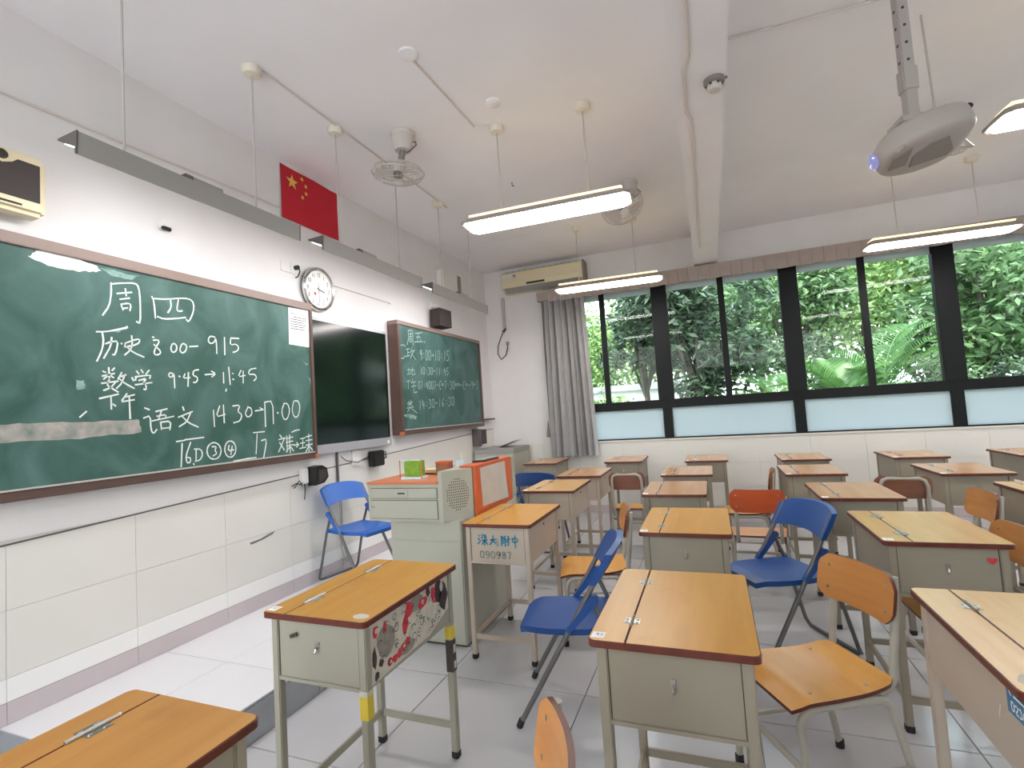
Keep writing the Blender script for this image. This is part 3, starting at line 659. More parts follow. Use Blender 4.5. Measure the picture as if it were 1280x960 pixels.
# ------------------------------------------------------------------ plywood chairs (local +x is the front)
wood_chair_n = 0
def make_wood(label, x, y, rz, backm='ply', seatm='ply_seat', loop=False, s=1.0, outer=False):
    c = thing('school_chair', label, 'chair', (x, y, 0), rz, 'plywood school chairs', s)
    tm = M['tube_pale']
    for sy in (-1, 1):
        y0 = sy*.165; yf = sy*.185
        pts = [(.19, yf, .01), (.172, yf, .28)]
        pts += arc((.112, .325), .055, 0, 90, 5, lambda a, b: (a, y0, b))
        pts += arc((-.105, .325), .055, 90, 180, 5, lambda a, b: (a, y0, b))
        pts += [(-.168, y0*1.03, .28), (-.225, yf, .01)]
        MB().tube(pts, .0125, 10).build('side_frame', tm, c, True)
        for px in (.19, -.225): MB().lathe([(.0155, 0), (.0155, .03), (.013, .032)], (px, yf, 0), 12).build('foot_cap', M['rubber'], c, True)
        MB().tube([(.176, yf*.99, .17), (-.192, yf*.99, .17)], .009, 8).build('stretcher', tm, c, True)
        if not loop:
            pts = [(.06, sy*.135, .375), (-.12, sy*.135, .378)]+arc((-.13, .45), .072, -90, -160, 6, lambda a, b: (a, sy*.135, b))+[(-.222, sy*.135, .6), (-.236, sy*.135, .745)]
            MB().tube(pts, .0125, 10).build('back_post', tm, c, True)
    if loop:
        pts = []
        for sy in (-1, 1):
            q = [(.06, sy*.135, .375), (-.12, sy*.135, .378)]+arc((-.13, .45), .072, -90, -160, 6, lambda a, b: (a, sy*.135, b))+[(-.222, sy*.135, .6), (-.233, sy*.135, .69), (-.236, sy*.12, .73), (-.237, sy*.09, .745)]
            pts += q if sy == -1 else q[::-1]
        MB().tube(pts, .0125, 10).build('back_loop', tm, c, True)
    MB().tube([(.182, -.18, .215), (.182, .18, .215)], .011, 8).build('stretcher', tm, c, True)
    # seat: bent plywood, wider in front
    def seat(u, v):
        xx = -.19+.39*u; half = .16+.03*u-.012*max(0, (u-.9)/.1)**2-.02*max(0, (.1-u)/.1)**2
        zz = .412+.016*max(0, (.35-u)/.35)**2-.006*math.sin(math.pi*u)-.02*max(0, (u-.8)/.2)**2
        return xx, (v-.5)*2*half, zz
    mb = MB(); nu, nv = 14, 8
    rim = [(i/nu, 0) for i in range(nu+1)]+[(1, j/nv) for j in range(1, nv+1)]+[(i/nu, 1) for i in range(nu-1, -1, -1)]+[(0, j/nv) for j in range(nv-1, 0, -1)]; k = len(rim)
    dn = lambda p, h: (p[0], p[1], p[2]-h)
    mb.grid(seat, nu, nv); mb.grid(lambda u, v: dn(seat(u, v), .012), nu, nv)
    va = [seat(*q) for q in rim]; mb.add(va+[dn(p, .012) for p in va], [(i, (i+1) % k, k+(i+1) % k, k+i) for i in range(k)], 1)
    so = mb.build('seat', [M[seatm], M['edge']], c, True)
    for px in (-.1, .1):
        for py in (-.13, .13): MB().lathe([(.006, 0), (.006, .001), (.003, .003)], (px, py, seat((px+.19)/.39, .5)[2]), 8).build('rivet', M['steel'], so)
    # backrest
    bz0, bz1, bw = (.595, .755, .345) if not loop else (.60, .76, .335)
    ox = -.036 if outer else 0
    def back(u, v):
        cur = 1-((u-.5)*2)**2
        e = (abs(v-.5)*2)**6*.02; v = .5+(v-.5)*(1-.3*max(0, (abs(2*u-1)-.8)/.2)**2)
        return ox-.198-.028*cur-.05*(v-.3)*.6, (u-.5)*(bw-e), bz0+(bz1-bz0)*v
    mb = MB(); nu, nv = 12, 6
    rim = [(i/nu, 0) for i in range(nu+1)]+[(1, j/nv) for j in range(1, nv+1)]+[(i/nu, 1) for i in range(nu-1, -1, -1)]+[(0, j/nv) for j in range(nv-1, 0, -1)]; k = len(rim)
    bk = lambda p: (p[0]+.013, p[1], p[2])
    mb.grid(back, nu, nv); mb.grid(lambda u, v: bk(back(u, v)), nu, nv)
    va = [back(*q) for q in rim]; mb.add(va+[bk(p) for p in va], [(i, (i+1) % k, k+(i+1) % k, k+i) for i in range(k)], 1)
    bo = mb.build('backrest', [M[backm], M['edge']], c, True)
    for py in (-.13, .13):
        for vz in (.25, .75):
            p = back(py/bw+.5, vz)
            MB().lathe([(.006, 0), (.006, .0015), (.003, .003)], (p[0]+.013, p[1], p[2]), 8, rot=Matrix.Rotation(R(90), 3, 'Y')).lathe([(.006, 0), (.006, .0015), (.003, .003)], (p[0], p[1], p[2]), 8, rot=Matrix.Rotation(R(-90), 3, 'Y')).build('rivet', M['steel'], bo)
    return c
fa = lambda fx, fy: math.atan2(fy, fx)
make_wood('orange plywood chair turned beside the large centre foreground desk', 3.17, 2.06, fa(-.88, -.47))
make_wood('plywood chair at the bottom edge of which only the tall tan backrest shows', 2.40, .85, fa(-.91, -.41))
make_wood('tan plywood chair behind the desk marked 090987', 2.17, 3.12, fa(-.97, -.24))
make_wood('small far chair with brown backrest and yellow seat, below the curtain', 2.15, 4.95, fa(.02, 1), 'ply_brown', 'ply_seat', True)
make_wood('chair with red-orange backrest and seat between the middle desks', 3.17, 4.04, fa(.05, 1), 'ply_red', 'ply', outer=True)
make_wood('pale plywood chair behind the red-orange chair, only its seat showing', 3.14, 4.86, fa(-1, .1), 'ply', 'ply_seat')
make_wood('chair with brown backrest left of the far desk with a reddish patch', 4.15, 4.53, fa(.1, .99), 'ply_brown', 'ply', True)
make_wood('tan plywood chair whose back stands just left of the right edge, the farther one', 4.12, 3.70, fa(-1, -.02), 'ply', 'ply_seat')
make_wood('orange-tan plywood chair cut by the right edge of the photo, the nearer one', 3.875, 2.80, fa(-1, -.04), 'ply', 'ply_seat')
CHALK_L="1660,2179 1661,2126 1651,2056 1619,2002|1660,2173 1719,2191 1780,2204 1798,2186 1804,2108 1802,1982 1783,1993|1688,2128 1761,2149|1729,2162 1733,2124|1702,2100 1749,2115|1706,2075 1716,2045|1706,2074 1745,2087 1756,2079 1750,2047|1716,2053 1738,2060|1866,2147 1877,2121 1883,2028|1870,2136 1946,2146 2048,2174 2102,2172 2114,2130 2099,2075 2075,2032 2063,2047|1971,2143 1974,2105 1954,2070|2017,2156 2005,2094 2020,2088 2039,2095|1895,2038 1927,2029 1993,2041 2058,2058|1590,1913 1619,1916 1659,1926 1736,1955|1616,1913 1622,1866 1611,1813 1590,1764|1631,1856 1655,1869 1689,1877 1681,1827 1671,1800 1663,1803|1659,1892 1655,1847 1621,1781|1705,1867 1707,1863|1724,1871 1721,1850|1724,1869 1785,1899 1800,1893 1785,1868 1721,1848|1756,1912 1759,1865 1748,1833 1720,1806|1730,1851 1762,1823 1817,1802|1869,1901 1896,1906 1900,1892 1883,1866 1869,1828 1882,1818 1906,1828 1907,1844 1887,1862 1872,1877|1865,1918 1872,1917|1973,1888 1964,1862 1976,1840 1997,1852 2002,1882 1986,1897 1973,1888|2028,1889 2017,1863 2029,1841 2053,1855 2063,1888 2041,1903 2028,1892|2078,1886 2130,1894|2246,1962 2212,1967 2197,1938 2211,1917 2241,1929 2251,1962 2255,1917 2255,1861|2312,1969 2311,1857|2418,1974 2359,1970|2357,1967 2352,1923 2395,1936 2416,1915 2404,1890 2371,1878|1616,1714 1629,1708|1670,1734 1659,1720|1613,1689 1669,1705|1643,1734 1645,1675|1639,1693 1619,1674|1649,1694 1665,1683|1609,1652 1686,1666|1645,1675 1632,1645 1651,1631 1685,1609|1672,1658 1651,1631 1618,1616|1704,1712 1686,1677|1693,1688 1724,1701|1717,1697 1703,1655 1678,1628|1693,1677 1723,1652 1764,1630|1778,1723 1789,1708|1801,1732 1811,1716|1842,1731 1826,1710|1754,1687 1761,1671|1774,1688 1770,1674|1770,1692 1853,1707 1845,1687|1788,1673 1830,1687 1810,1662|1810,1662 1825,1651 1825,1623 1813,1627|1770,1649 1856,1664|1977,1718 1956,1725 1948,1708 1960,1696 1977,1709 1981,1718 1983,1637|2010,1707 2015,1703|2045,1721 2034,1695 2075,1701|2067,1731 2062,1649|2131,1751 2099,1745 2093,1715 2120,1707 2124,1690 2110,1672 2097,1674|2172,1723 2239,1731|2215,1747 2244,1733 2217,1712|2297,1743 2297,1676|2336,1779 2343,1668|2361,1741 2368,1739|2363,1704 2370,1701|2426,1764 2403,1720 2458,1732|2443,1760 2440,1681|2545,1785 2493,1775 2481,1738 2532,1745 2549,1721 2525,1699|2314,1638 2311,1624|1599,1575 1686,1598|1651,1585 1652,1521|1659,1547 1672,1537|1727,1601 1703,1566|1717,1583 1764,1596|1703,1559 1763,1569|1738,1586 1741,1470|1815,1525 1839,1515|1809,1470 1844,1484 1845,1407 1858,1381 1877,1405|1874,1504 1936,1518|1905,1508 1888,1462|1879,1478 1930,1487 1925,1464|1853,1453 1973,1475|1898,1446 1903,1404|1898,1444 1956,1449 1949,1400|1900,1409 1948,1412|2027,1528 2034,1508|2000,1469 2085,1500|2074,1494 2049,1440 2004,1415|2022,1474 2060,1434 2120,1406|2221,1505 2225,1404|2264,1531 2236,1462 2301,1478|2290,1537 2293,1425|2357,1530 2413,1536 2390,1494 2424,1474 2409,1432 2360,1422|2469,1517 2446,1480 2467,1451 2501,1473 2498,1513 2469,1523|2527,1495 2589,1502|2566,1516 2593,1502|2607,1554 2607,1386|2607,1554 2676,1563 2675,1403|2711,1480 2721,1476|2778,1547 2750,1493 2765,1432 2799,1427 2828,1492 2809,1544 2778,1544|2867,1560 2846,1498 2865,1443 2901,1442 2928,1511 2912,1563 2876,1563|1985,1330 2035,1334|2035,1337 2152,1343|2018,1317 2009,1184|2069,1319 2038,1245 2043,1201 2066,1204 2066,1231 2044,1234|2102,1277 2100,1206|2091,1278 2132,1275 2143,1240 2124,1209 2095,1206|2084,1194 2087,1187|2205,1283 2236,1280 2221,1259 2238,1239 2210,1226|2321,1281 2313,1247 2354,1251|2344,1274 2332,1221|2507,1350 2598,1352|2536,1339 2523,1209|2569,1293 2616,1302 2583,1177|2726,1321 2742,1304|2716,1289 2775,1298|2766,1292 2712,1203|2723,1268 2763,1212|2790,1310 2788,1196|2784,1290 2845,1300|2816,1315 2813,1248|2782,1264 2844,1270|2790,1236 2851,1245|2816,1248 2817,1187|2812,1228 2779,1197|2824,1227 2849,1197|2851,1238 2896,1241|2879,1256 2902,1241 2877,1222|2916,1281 2963,1285|2941,1282 2937,1210|2915,1247 2961,1250|2907,1210 2969,1214|2973,1291 3031,1299|3002,1311 2999,1176|2971,1263 3035,1266|2970,1228 3037,1233|2998,1219 2967,1179|3007,1218 3034,1187|2838,1334 2874,1346 2911,1348|2351,1178 2435,1183 2522,1184|1513,1484 1541,1511|2265,1251 2259,1229 2245,1212 2226,1205 2205,1207 2186,1219 2174,1238 2170,1260 2175,1282 2189,1298 2208,1307 2229,1305 2248,1293 2261,1274 2265,1251|2370,1253 2365,1231 2353,1214 2337,1206 2319,1207 2303,1219 2293,1238 2290,1261 2295,1283 2306,1300 2322,1308 2340,1307 2356,1296 2367,1277 2370,1253"
CHALK_R="4381,2284 4385,2196 4347,2130|4380,2278 4469,2296 4458,2135|4402,2246 4447,2254|4426,2263 4422,2228|4399,2218 4444,2225|4402,2198 4442,2202 4434,2167 4399,2163 4402,2198|4517,2267 4650,2291|4577,2275 4548,2186|4526,2226 4619,2244 4614,2194|4490,2173 4654,2195|4681,2198 4702,2189|4326,2080 4388,2093|4358,2083 4351,2015|4359,2049 4389,2056|4319,2005 4386,2024|4439,2112 4409,2061|4410,2068 4487,2084|4466,2077 4398,1998|4409,2054 4503,1988|4331,1871 4380,1878|4357,1893 4351,1832|4326,1824 4376,1840|4391,1868 4463,1888 4452,1857|4424,1904 4419,1849|4397,1882 4393,1830 4467,1830 4474,1852|4308,1756 4369,1763|4337,1759 4330,1682|4420,1780 4391,1738|4392,1745 4481,1759|4388,1704 4482,1718|4435,1753 4430,1650|4430,1644 4496,1652|4300,1535 4398,1548|4326,1562 4331,1528|4371,1568 4360,1528|4309,1502 4311,1522 4389,1528 4381,1498|4288,1486 4411,1498|4354,1541 4344,1488 4292,1449|4344,1495 4403,1467 4470,1435|4223,2110 4294,2124 4316,2104|4207,1983 4270,1981 4308,2018|4627,2091 4603,2100 4586,2077 4594,2051 4620,2069 4627,2093 4613,1994|4659,2066 4667,2065|4655,2028 4664,2027|4704,2075 4711,2102 4729,2110 4745,2100 4745,2056 4734,2006 4713,1999 4700,2020 4704,2075|4766,2079 4774,2107 4792,2114 4809,2105 4808,2061 4797,2010 4776,2003 4763,2024 4766,2079|4828,2061 4873,2067|4857,2081 4873,2067 4853,2050|4922,2125 4910,2011|4962,2093 4970,2122 4989,2130 5007,2120 5007,2074 4994,2022 4972,2015 4958,2036 4962,2093|5049,2094 5058,2093|5044,2054 5054,2052|5128,2141 5115,2023|5226,2149 5180,2142 5171,2091 5205,2097 5216,2065 5197,2032 5161,2026|4597,1914 4589,1839|4628,1893 4634,1912 4649,1917 4663,1910 4664,1880 4655,1846 4638,1841 4626,1855 4628,1893|4696,1893 4704,1892|4693,1866 4701,1865|4738,1918 4773,1924 4750,1890 4771,1873 4761,1850 4730,1844|4791,1901 4797,1921 4813,1926 4828,1919 4828,1887 4819,1852 4801,1847 4789,1862 4791,1901|4845,1888 4886,1892|4927,1931 4919,1852|4986,1934 4977,1854|5039,1909 5047,1908|5036,1880 5044,1879|5099,1940 5080,1890 5124,1897|5117,1925 5108,1859|5192,1945 5152,1941 5146,1905 5175,1909 5185,1887 5170,1864 5139,1860|4540,1562 4531,1471|4596,1566 4577,1511 4623,1515|4614,1548 4606,1474|4663,1538 4672,1536|4660,1505 4669,1503|4715,1570 4758,1574 4730,1535 4757,1513 4744,1485 4706,1481|4781,1550 4789,1574 4809,1579 4827,1569 4828,1531 4816,1489 4794,1484 4779,1503 4781,1550|4850,1536 4900,1537|4953,1588 4942,1491|5043,1593 5007,1554 4995,1515 5011,1495 5039,1509 5037,1534 5005,1529|5095,1563 5105,1561|5091,1528 5101,1526|5155,1598 5205,1603 5172,1561 5203,1537 5188,1507 5144,1502|5231,1577 5240,1603 5263,1608 5285,1598 5286,1557 5272,1511 5246,1506 5228,1527 5231,1577|4520,1739 4525,1759 4540,1764 4554,1756 4554,1724 4545,1687 4529,1683 4518,1699 4520,1739|4574,1765 4611,1766 4580,1684|4638,1739 4646,1737|4636,1710 4643,1708|4691,1769 4675,1719 4713,1724|4707,1753 4699,1686|4732,1746 4738,1767 4754,1772 4769,1764 4769,1730 4759,1692 4741,1687 4730,1704 4732,1746|4788,1747 4794,1769 4810,1774 4825,1766 4826,1732 4815,1693 4797,1688 4785,1705 4788,1747|4847,1775 4888,1776 4854,1690|4900,1734 4942,1737|5006,1781 4972,1779 4963,1692 4996,1693|5018,1728 5021,1755 5034,1755 5033,1729 5038,1755 5055,1756 5055,1729|5086,1784 5129,1785 5093,1695|5162,1755 5171,1753|5159,1723 5167,1722|5212,1784 5253,1790 5226,1750 5251,1730 5238,1703 5202,1697|5274,1763 5281,1786 5300,1791 5318,1783 5318,1746 5306,1704 5285,1699 5271,1717 5274,1763|5337,1737 5341,1765 5355,1765 5354,1738 5359,1766 5378,1766 5377,1738|5405,1739 5408,1767 5423,1768 5422,1739 5428,1768 5447,1768 5446,1740|5475,1750 5525,1754|5603,1802 5562,1801 5550,1705 5590,1706|5617,1745 5621,1774 5636,1774 5635,1745 5642,1774 5662,1775 5661,1746|5692,1757 5745,1760|5827,1800 5796,1809 5775,1789 5785,1764 5819,1780 5827,1802 5810,1710|5844,1751 5848,1781 5864,1781 5863,1751 5870,1782 5892,1782 5891,1752|5931,1814 5976,1816 5962,1714 5917,1713"
# ------------------------------------------------------------------ chalkboards and screen
def chalkboard(name, label, y0, y1, z0, z1, xf, mt, ft, fb, fs, xb=.01):
    b = thing(name, label, 'chalkboard', (0, y0, z0))
    Y1, Z1 = y1-y0, z1-z0
    P = lambda nm, a, c, m_, bev=.003: MB().b2(a, c, bev=bev).build(nm, m_, b)
    P('board_panel', (xb, fs*.6, fb*.6), (xf-.014, Y1-fs*.6, Z1-ft*.6), mt, 0)
    P('frame_top', (xb, 0, Z1-ft), (xf, Y1, Z1), M['frame_lit'])
    P('frame_bottom', (xb, 0, 0), (xf, Y1, fb), M['frame_dark'])
    P('frame_side', (xb, 0, fb), (xf, fs, Z1-ft), M['frame_dark'])
    P('frame_side', (xb, Y1-fs, fb), (xf, Y1, Z1-ft), M['frame_dark'])
    P('chalk_ledge', (xf-.012, fs, fb), (xf+.004, Y1-fs, fb+.008), M['white_rod'], 0)
    return b
LB = chalkboard('chalkboard', 'wide green chalkboard with large white Thursday exam timetable writing', .86, 3.077, 1.124, 2.321, .085, M['board_l'], .055, .045, .03, .05)
RB = chalkboard('chalkboard', 'smaller green chalkboard beside the corner with a Friday timetable', 4.17, 6.08, 1.225, 2.36, .125, M['board_r'], .04, .045, .045)
for b, yy, xf in ((LB, 2.217, .085), (RB, 0, .125)):
    MB().b2((xf-.03, yy-.028 if yy else -.003, -.003), (xf+.003, yy+.003 if yy else .04, .034), bev=.003).build('corner_bracket', M['copper'], b)
def chalk(txt, wdt, parent, org, x, mt):
    st = [[((p[0]-org[0])/1000, (p[1]-org[1])/1000) for p in s] for s in strokes(txt)]
    bb = [(min(p[0] for p in q), max(p[0] for p in q), min(p[1] for p in q), max(p[1] for p in q)) for q in st]
    grp = list(range(len(st)))
    def root(i):
        while grp[i] != i: i = grp[i]
        return i
    for i in range(len(st)):
        for j in range(i):
            a, b = bb[i], bb[j]; g = .004
            if a[0] < b[1]+g and b[0] < a[1]+g and a[2] < b[3]+g and b[2] < a[3]+g: grp[root(i)] = root(j)
    for r in sorted({root(i) for i in range(len(st))}):
        ribbon([st[i] for i in range(len(st)) if root(i) == r], wdt, lambda u, v, l: (x, u, v)).build('chalk_character', mt, parent)
chalk(CHALK_L, .0085, LB, (860, 1124), .0722, M['chalk'])
chalk(CHALK_R, .0085, RB, (4170, 1225), .1125, M['chalk_dim'])
def patch(nm, pts, parent, org, x, mt, jag=3, th=.0008):
    if parent is LB: pts = [(p[0]*1.0195, 1370+(p[1]-1370)*1.0195) for p in pts]
    out = []
    for (a, b) in zip(pts, pts[1:]+pts[:1]):
        for k in range(jag):
            t = k/jag; j = 6 if k else 0
            out.append(((a[0]+(b[0]-a[0])*t+random.uniform(-j, j)-org[0])/1000, (a[1]+(b[1]-a[1])*t+random.uniform(-j, j)-org[1])/1000))
    return MB().prism(out, x, x+th, f=lambda u, v, z: (z, u, v)).build(nm, mt, parent)
patch('torn_white_patch', [(1292, 2212), (1320, 2236), (1346, 2254), (1420, 2254), (1494, 2250), (1560, 2236), (1590, 2216), (1534, 2196), (1466, 2190), (1365, 2186)], LB, (860, 1124), .0711, M['paper'], 5)
M['residue'] = mat('pinkish_tape_residue', srgb(176, 166, 160), .9, col2=srgb(112, 128, 118), nscale=14)
M['smear'] = mat('chalk_smear', srgb(148, 176, 166), .95, col2=srgb(96, 132, 122), nscale=20)
patch('tape_residue', [(900, 1457), (1214, 1457), (1452, 1458), (1744, 1463), (1762, 1395), (1483, 1377), (1214, 1379), (900, 1372)], LB, (860, 1124), .0710, M['residue'], 6)
for pts in ([(1579, 2228), (1770, 2232), (1730, 2201), (1634, 2200)], [(1629, 1918), (1706, 1957), (1697, 1931), (1659, 1909)], [(1470, 1659), (1503, 1660), (1506, 1618), (1473, 1613)], [(2918, 1852), (2974, 1838), (2949, 1824)], [(2953, 1746), (3005, 1712), (2989, 1669)]):
    patch('chalk_smear', pts, LB, (860, 1124), .0711, M['smear'], 3)
patch('chalk_smear', [(4185, 1418), (4326, 1428), (4466, 1397), (4443, 1366), (4322, 1388)], RB, (4170, 1225), .1117, M['smear'], 3)
# printed notice on the board
pn = thing('paper_notice', 'white printed sheet stuck on the right end of the wide chalkboard', 'paper', (.0713, 2.844, 1.977))
MB().prism([(0, .004), (.198, 0), (.214, .286), (.006, .281)], 0, .0008, f=lambda u, v, z: (z, u, v)).build('sheet', M['paper'], pn)
ln = [[(.03, .24), (.07, .241)]]
for k in range(6): ln.append([(.025+(.025 if k == 0 else 0), .215-.018*k), (.185-random.uniform(0, .03), .217-.018*k)])
for i, s_ in enumerate(ln):          # dashes of print
    q = []; a, b = Vector(s_[0]), Vector(s_[1]); n = max(2, int((b-a).length/.011))
    for k in range(n): q.append([tuple(a+(b-a)*(k/n)), tuple(a+(b-a)*((k+.7)/n))])
    ribbon(q, .006, lambda u, v, l: (.0011, u, v)).build('print_line', M['ink'], pn)

tv = thing('display_screen', 'large dark flat display screen between the two chalkboards', 'screen', (0, 2.18, 1.142))
MB().b2((.004, 0, 0), (.04, 1.92, 1.095), bev=.006).build('housing', M['tv_frame'], tv)
MB().b2((.038, .012, .075), (.0425, 1.908, 1.07), bev=.002).build('panel', M['screen'], tv)
MB().b2((.036, .0, .0), (.047, 1.92, .062), bev=.003).build('lower_bar', M['tv_frame'], tv)
MB().b2((.047, 1.85, .018), (.0475, 1.885, .048)).build('energy_label', M['paper'], tv)

# ------------------------------------------------------------------ things on the front wall
def disc(nm, r, x0, x1, mt, parent, seg=40, c=(0, 0)):
    return MB().lathe([(r, x0), (r, x1)], (0, c[0], c[1]), seg, rot=Matrix.Rotation(R(90), 3, 'Y')).build(nm, mt, parent, True)
ck = thing('wall_clock', 'round chrome-rimmed wall clock with black numerals above the dark screen', 'clock', (0, 3.215, 2.475))
ck.rotation_euler = (0, R(3), 0)
disc('case', .172, .012, .03, M['bar_end'], ck)
rim = MB(); seg = 48; prof = [(.148, .034), (.152, .046), (.163, .052), (.175, .046), (.178, .03), (.172, .024)]
vs = [(x, r*math.sin(2*math.pi*k/seg), r*math.cos(2*math.pi*k/seg)) for r, x in prof for k in range(seg)]
rim.add(vs, [(i*seg+k, i*seg+(k+1) % seg, (i+1)*seg+(k+1) % seg, (i+1)*seg+k) for i in range(5) for k in range(seg)])
rim.build('rim', M['chrome'], ck, True)
disc('face', .15, .028, .034, M['face'], ck)
num = []
for h in range(1, 13):
    a = R(30*h); cx, cz = .118*math.sin(a), .118*math.cos(a); s_ = str(h); wd = .019*len(s_)
    num += digits(s_, cx-wd/2, cz+.015, wd, .03, .25)
ribbon(num, .0045, lambda u, v, l: (.0346, u, v)).build('numerals', M['ink'], ck)
for a, ln_, wd, nm in ((R(104), .065, .008, 'hour_hand'), (R(176), .1, .006, 'minute_hand'), (R(-5), .05, .003, 'second_hand')):
    d = Vector((math.sin(a), math.cos(a)))
    ribbon([[tuple(-d*.02), tuple(d*ln_)]], wd, lambda u, v, l: (.0365, u, v)).build(nm, M['ink'] if nm != 'minute_hand' else M['fan_dark'], ck)
MB().prism(blob(-.04, -.04, .014, .014, 12, .05), .0347, .0353, f=lambda u, v, z: (z, u, v)).build('red_seal', mat('faded_red', srgb(190, 110, 110), .8), ck)

fg = thing('wall_flag', 'red flag with five yellow stars pinned high on the wall', 'flag', (.004, 2.885, 2.97))
def flag_pt(u, v): return (.004+.004*math.sin(u*9+v*3), u*.635, v*.425)
mb = MB(); mb.grid(flag_pt, 16, 8); mb.grid(lambda u, v: (flag_pt(u, v)[0]-.002,)+flag_pt(u, v)[1:], 16, 8); mb.build('cloth', M['red'], fg, True)
def star(cu, cv, r, rot=0):
    return [(cu+(r if k % 2 == 0 else r*.4)*math.sin(R(36*k+rot)), cv+(r if k % 2 == 0 else r*.4)*math.cos(R(36*k+rot))) for k in range(10)]
for cu, cv, r, ro in ((.11, .315, .062, 0), (.215, .38, .021, 20), (.255, .335, .021, 50), (.255, .275, .021, 0), (.215, .23, .021, 30)):
    MB().prism(star(cu, cv, r, ro), .0095, .0105, f=lambda u, v, z: (z, u, v)).build('star', M['yellow'], fg)

sp = thing('wall_speaker', 'cream wall speaker with dark grille in the upper left corner', 'speaker', (-.11, 1.035, 2.41))
MB().b2((.125, 0, 0), (.23, .335, .28), bev=.02).build('cabinet', M['cream'], sp, True)
gp = [(.03, .06), (.305, .06), (.305, .235), (.225, .235), (.205, .215), (.17, .2), (.135, .215), (.115, .235), (.03, .235)]
MB().prism(gp, .229, .234, f=lambda u, v, z: (z, u, v)).build('grille', M['speaker_grill'], sp)
MB().lathe([(.022, 0), (.022, .004), (.012, .006), (.012, .002)], (.231, .17, .238), 20, rot=Matrix.Rotation(R(90), 3, 'Y')).build('tweeter_ring', M['seam'], sp)
MB().b2((.2295, .1, .028), (.2325, .24, .037)).build('vent_slot', M['seam'], sp)
MB().b2((.105, .13, .1), (.13, .2, .18)).build('bracket', M['bar_end'], sp)

bs = thing('black_speaker', 'small dark brown speaker on a bracket above the smaller chalkboard', 'speaker', (0, 4.93, 2.41))
poly = [(.03, .06), (.17, .02), (.175, .29), (.03, .31)]
MB().prism(poly, 0, .2, f=lambda u, v, z: (u, v, z)).build('cabinet', mat('dark_brown_shell', srgb(62, 48, 46), .6), bs)
MB().prism([(.1695, .035), (.1735, .28), (.176, .28), (.172, .035)], .012, .188).build('grille', M['speaker_grill'], bs)
MB().tube([(.012, .15, .26), (.08, .15, .26), (.09, .15, .2)], .012, 8).box((.008, .15, .26), (.016, .06, .06)).build('bracket', M['white'], bs)

wb = thing('junction_box', 'white metal box on the wall above the small dark speaker', 'box', (0, 5.21, 2.87))
MB().b2((.002, 0, 0), (.10, .37, .26), bev=.006).build('case', M['white'], wb)
MB().b2((.002, .37, -.01), (.098, .47, .265), bev=.002).build('side_cover', M['fan_dark'], wb)

dt = thing('motion_sensor', 'tiny white sensor with a black lens on the wall under the long grey lamp', 'sensor', (0, 1.985, 2.575))
MB().b2((.0, -.03, 0), (.035, .03, .055), bev=.006).build('case', M['white'], dt)
MB().b2((.02, -.028, -.006), (.04, .028, .018), bev=.005).build('lens', M['black'], dt)

so = thing('wall_socket', 'white double wall socket left of the round clock', 'socket', (0, 2.86, 2.55))
MB().b2((0, 0, 0), (.012, .085, .085), bev=.003).build('plate', M['white'], so)
MB().b2((0, .088, 0), (.012, .173, .085), bev=.003).build('plate', M['white'], so)
pg = thing('clock_plug', 'black plug and short cord in the socket beside the clock', 'plug', (.012, 2.995, 2.6))
MB().lathe([(.018, 0), (.018, .03), (.01, .036)], (0, 0, 0), 12, rot=Matrix.Rotation(R(90), 3, 'Y')).build('body', M['black'], pg)
MB().tube([(.03, 0, 0), (.035, .01, -.03), (.02, .005, -.07), (.02, -.02, -.085)], .005, 6).build('cord', M['black'], pg)

# black gear and cables under the boards
cm = thing('wall_camera', 'black angular device on a wall bracket under the wide chalkboard corner', 'device', (0, 3.02, .92))
MB().prism([(.0, .0), (.09, .01), (.135, .05), (.12, .12), (.07, .145), (.0, .14)], .03, .11, f=lambda u, v, z: (z, u, v)).build('shell', M['black'], cm)
MB().prism([(.03, .025), (.1, .035), (.115, .07), (.1, .11), (.03, .115)], .11, .113, f=lambda u, v, z: (z, u, v)).build('window', M['speaker_grill'], cm)
MB().b2((0, -.06, .02), (.045, -.005, .13), bev=.004).build('bracket', M['white'], cm)
MB().tube([(.03, -.16, .02), (.04, -.12, .035), (.03, -.08, .02), (.04, -.05, .035), (.02, -.02, -.02), (.02, -.03, -.1)], .004, 6).tube([(.03, -.14, .0), (.045, -.1, .05), (.03, -.06, .01)], .004, 6).build('cable', M['black'], cm)
ab = thing('power_adapter', 'black power adapter box with tangled cord under the dark screen', 'adapter', (0, 3.76, .97))
MB().b2((.02, .0, .0), (.09, .16, .14), bev=.008).build('case', M['black'], ab)
MB().tube([(.06, .16, .11), (.07, .2, .12), (.06, .22, .08), (.05, .2, .05), (.06, .16, .03)], .005, 6).tube([(.05, .16, .06), (.06, .23, .06), (.05, .21, .1), (.05, .17, .12)], .004, 6).tube([(.04, 0, .1), (.03, -.15, .06), (.03, -.3, .09), (.03, -.36, .13)], .004, 6).build('cord', M['black'], ab)
tag(MB().b2((.004, 3.56, 1.0), (.016, 3.68, 1.14), bev=.002).build('cover_plate', M['white']), 'white cover plate on the wall between dark screen and tile line', 'plate')
dc = thing('cable_duct', 'thin grey cable running down the tiled wall behind the brightly lit blue chair', 'cable', (0, 3.37, .17))
MB().b2((.006, -.008, .62), (.02, .008, .985)).build('upper_cord', M['bar_end'], dc)
MB().tube([(.02, -.004, .64), (.02, 0, .2), (.02, .03, .1), (.025, .06, .06), (.02, .05, .15)], .006, 6).tube([(.02, .018, .64), (.022, .02, .25), (.02, .06, .1)], .005, 6).build('lower_cord', M['tube_pale'], dc)
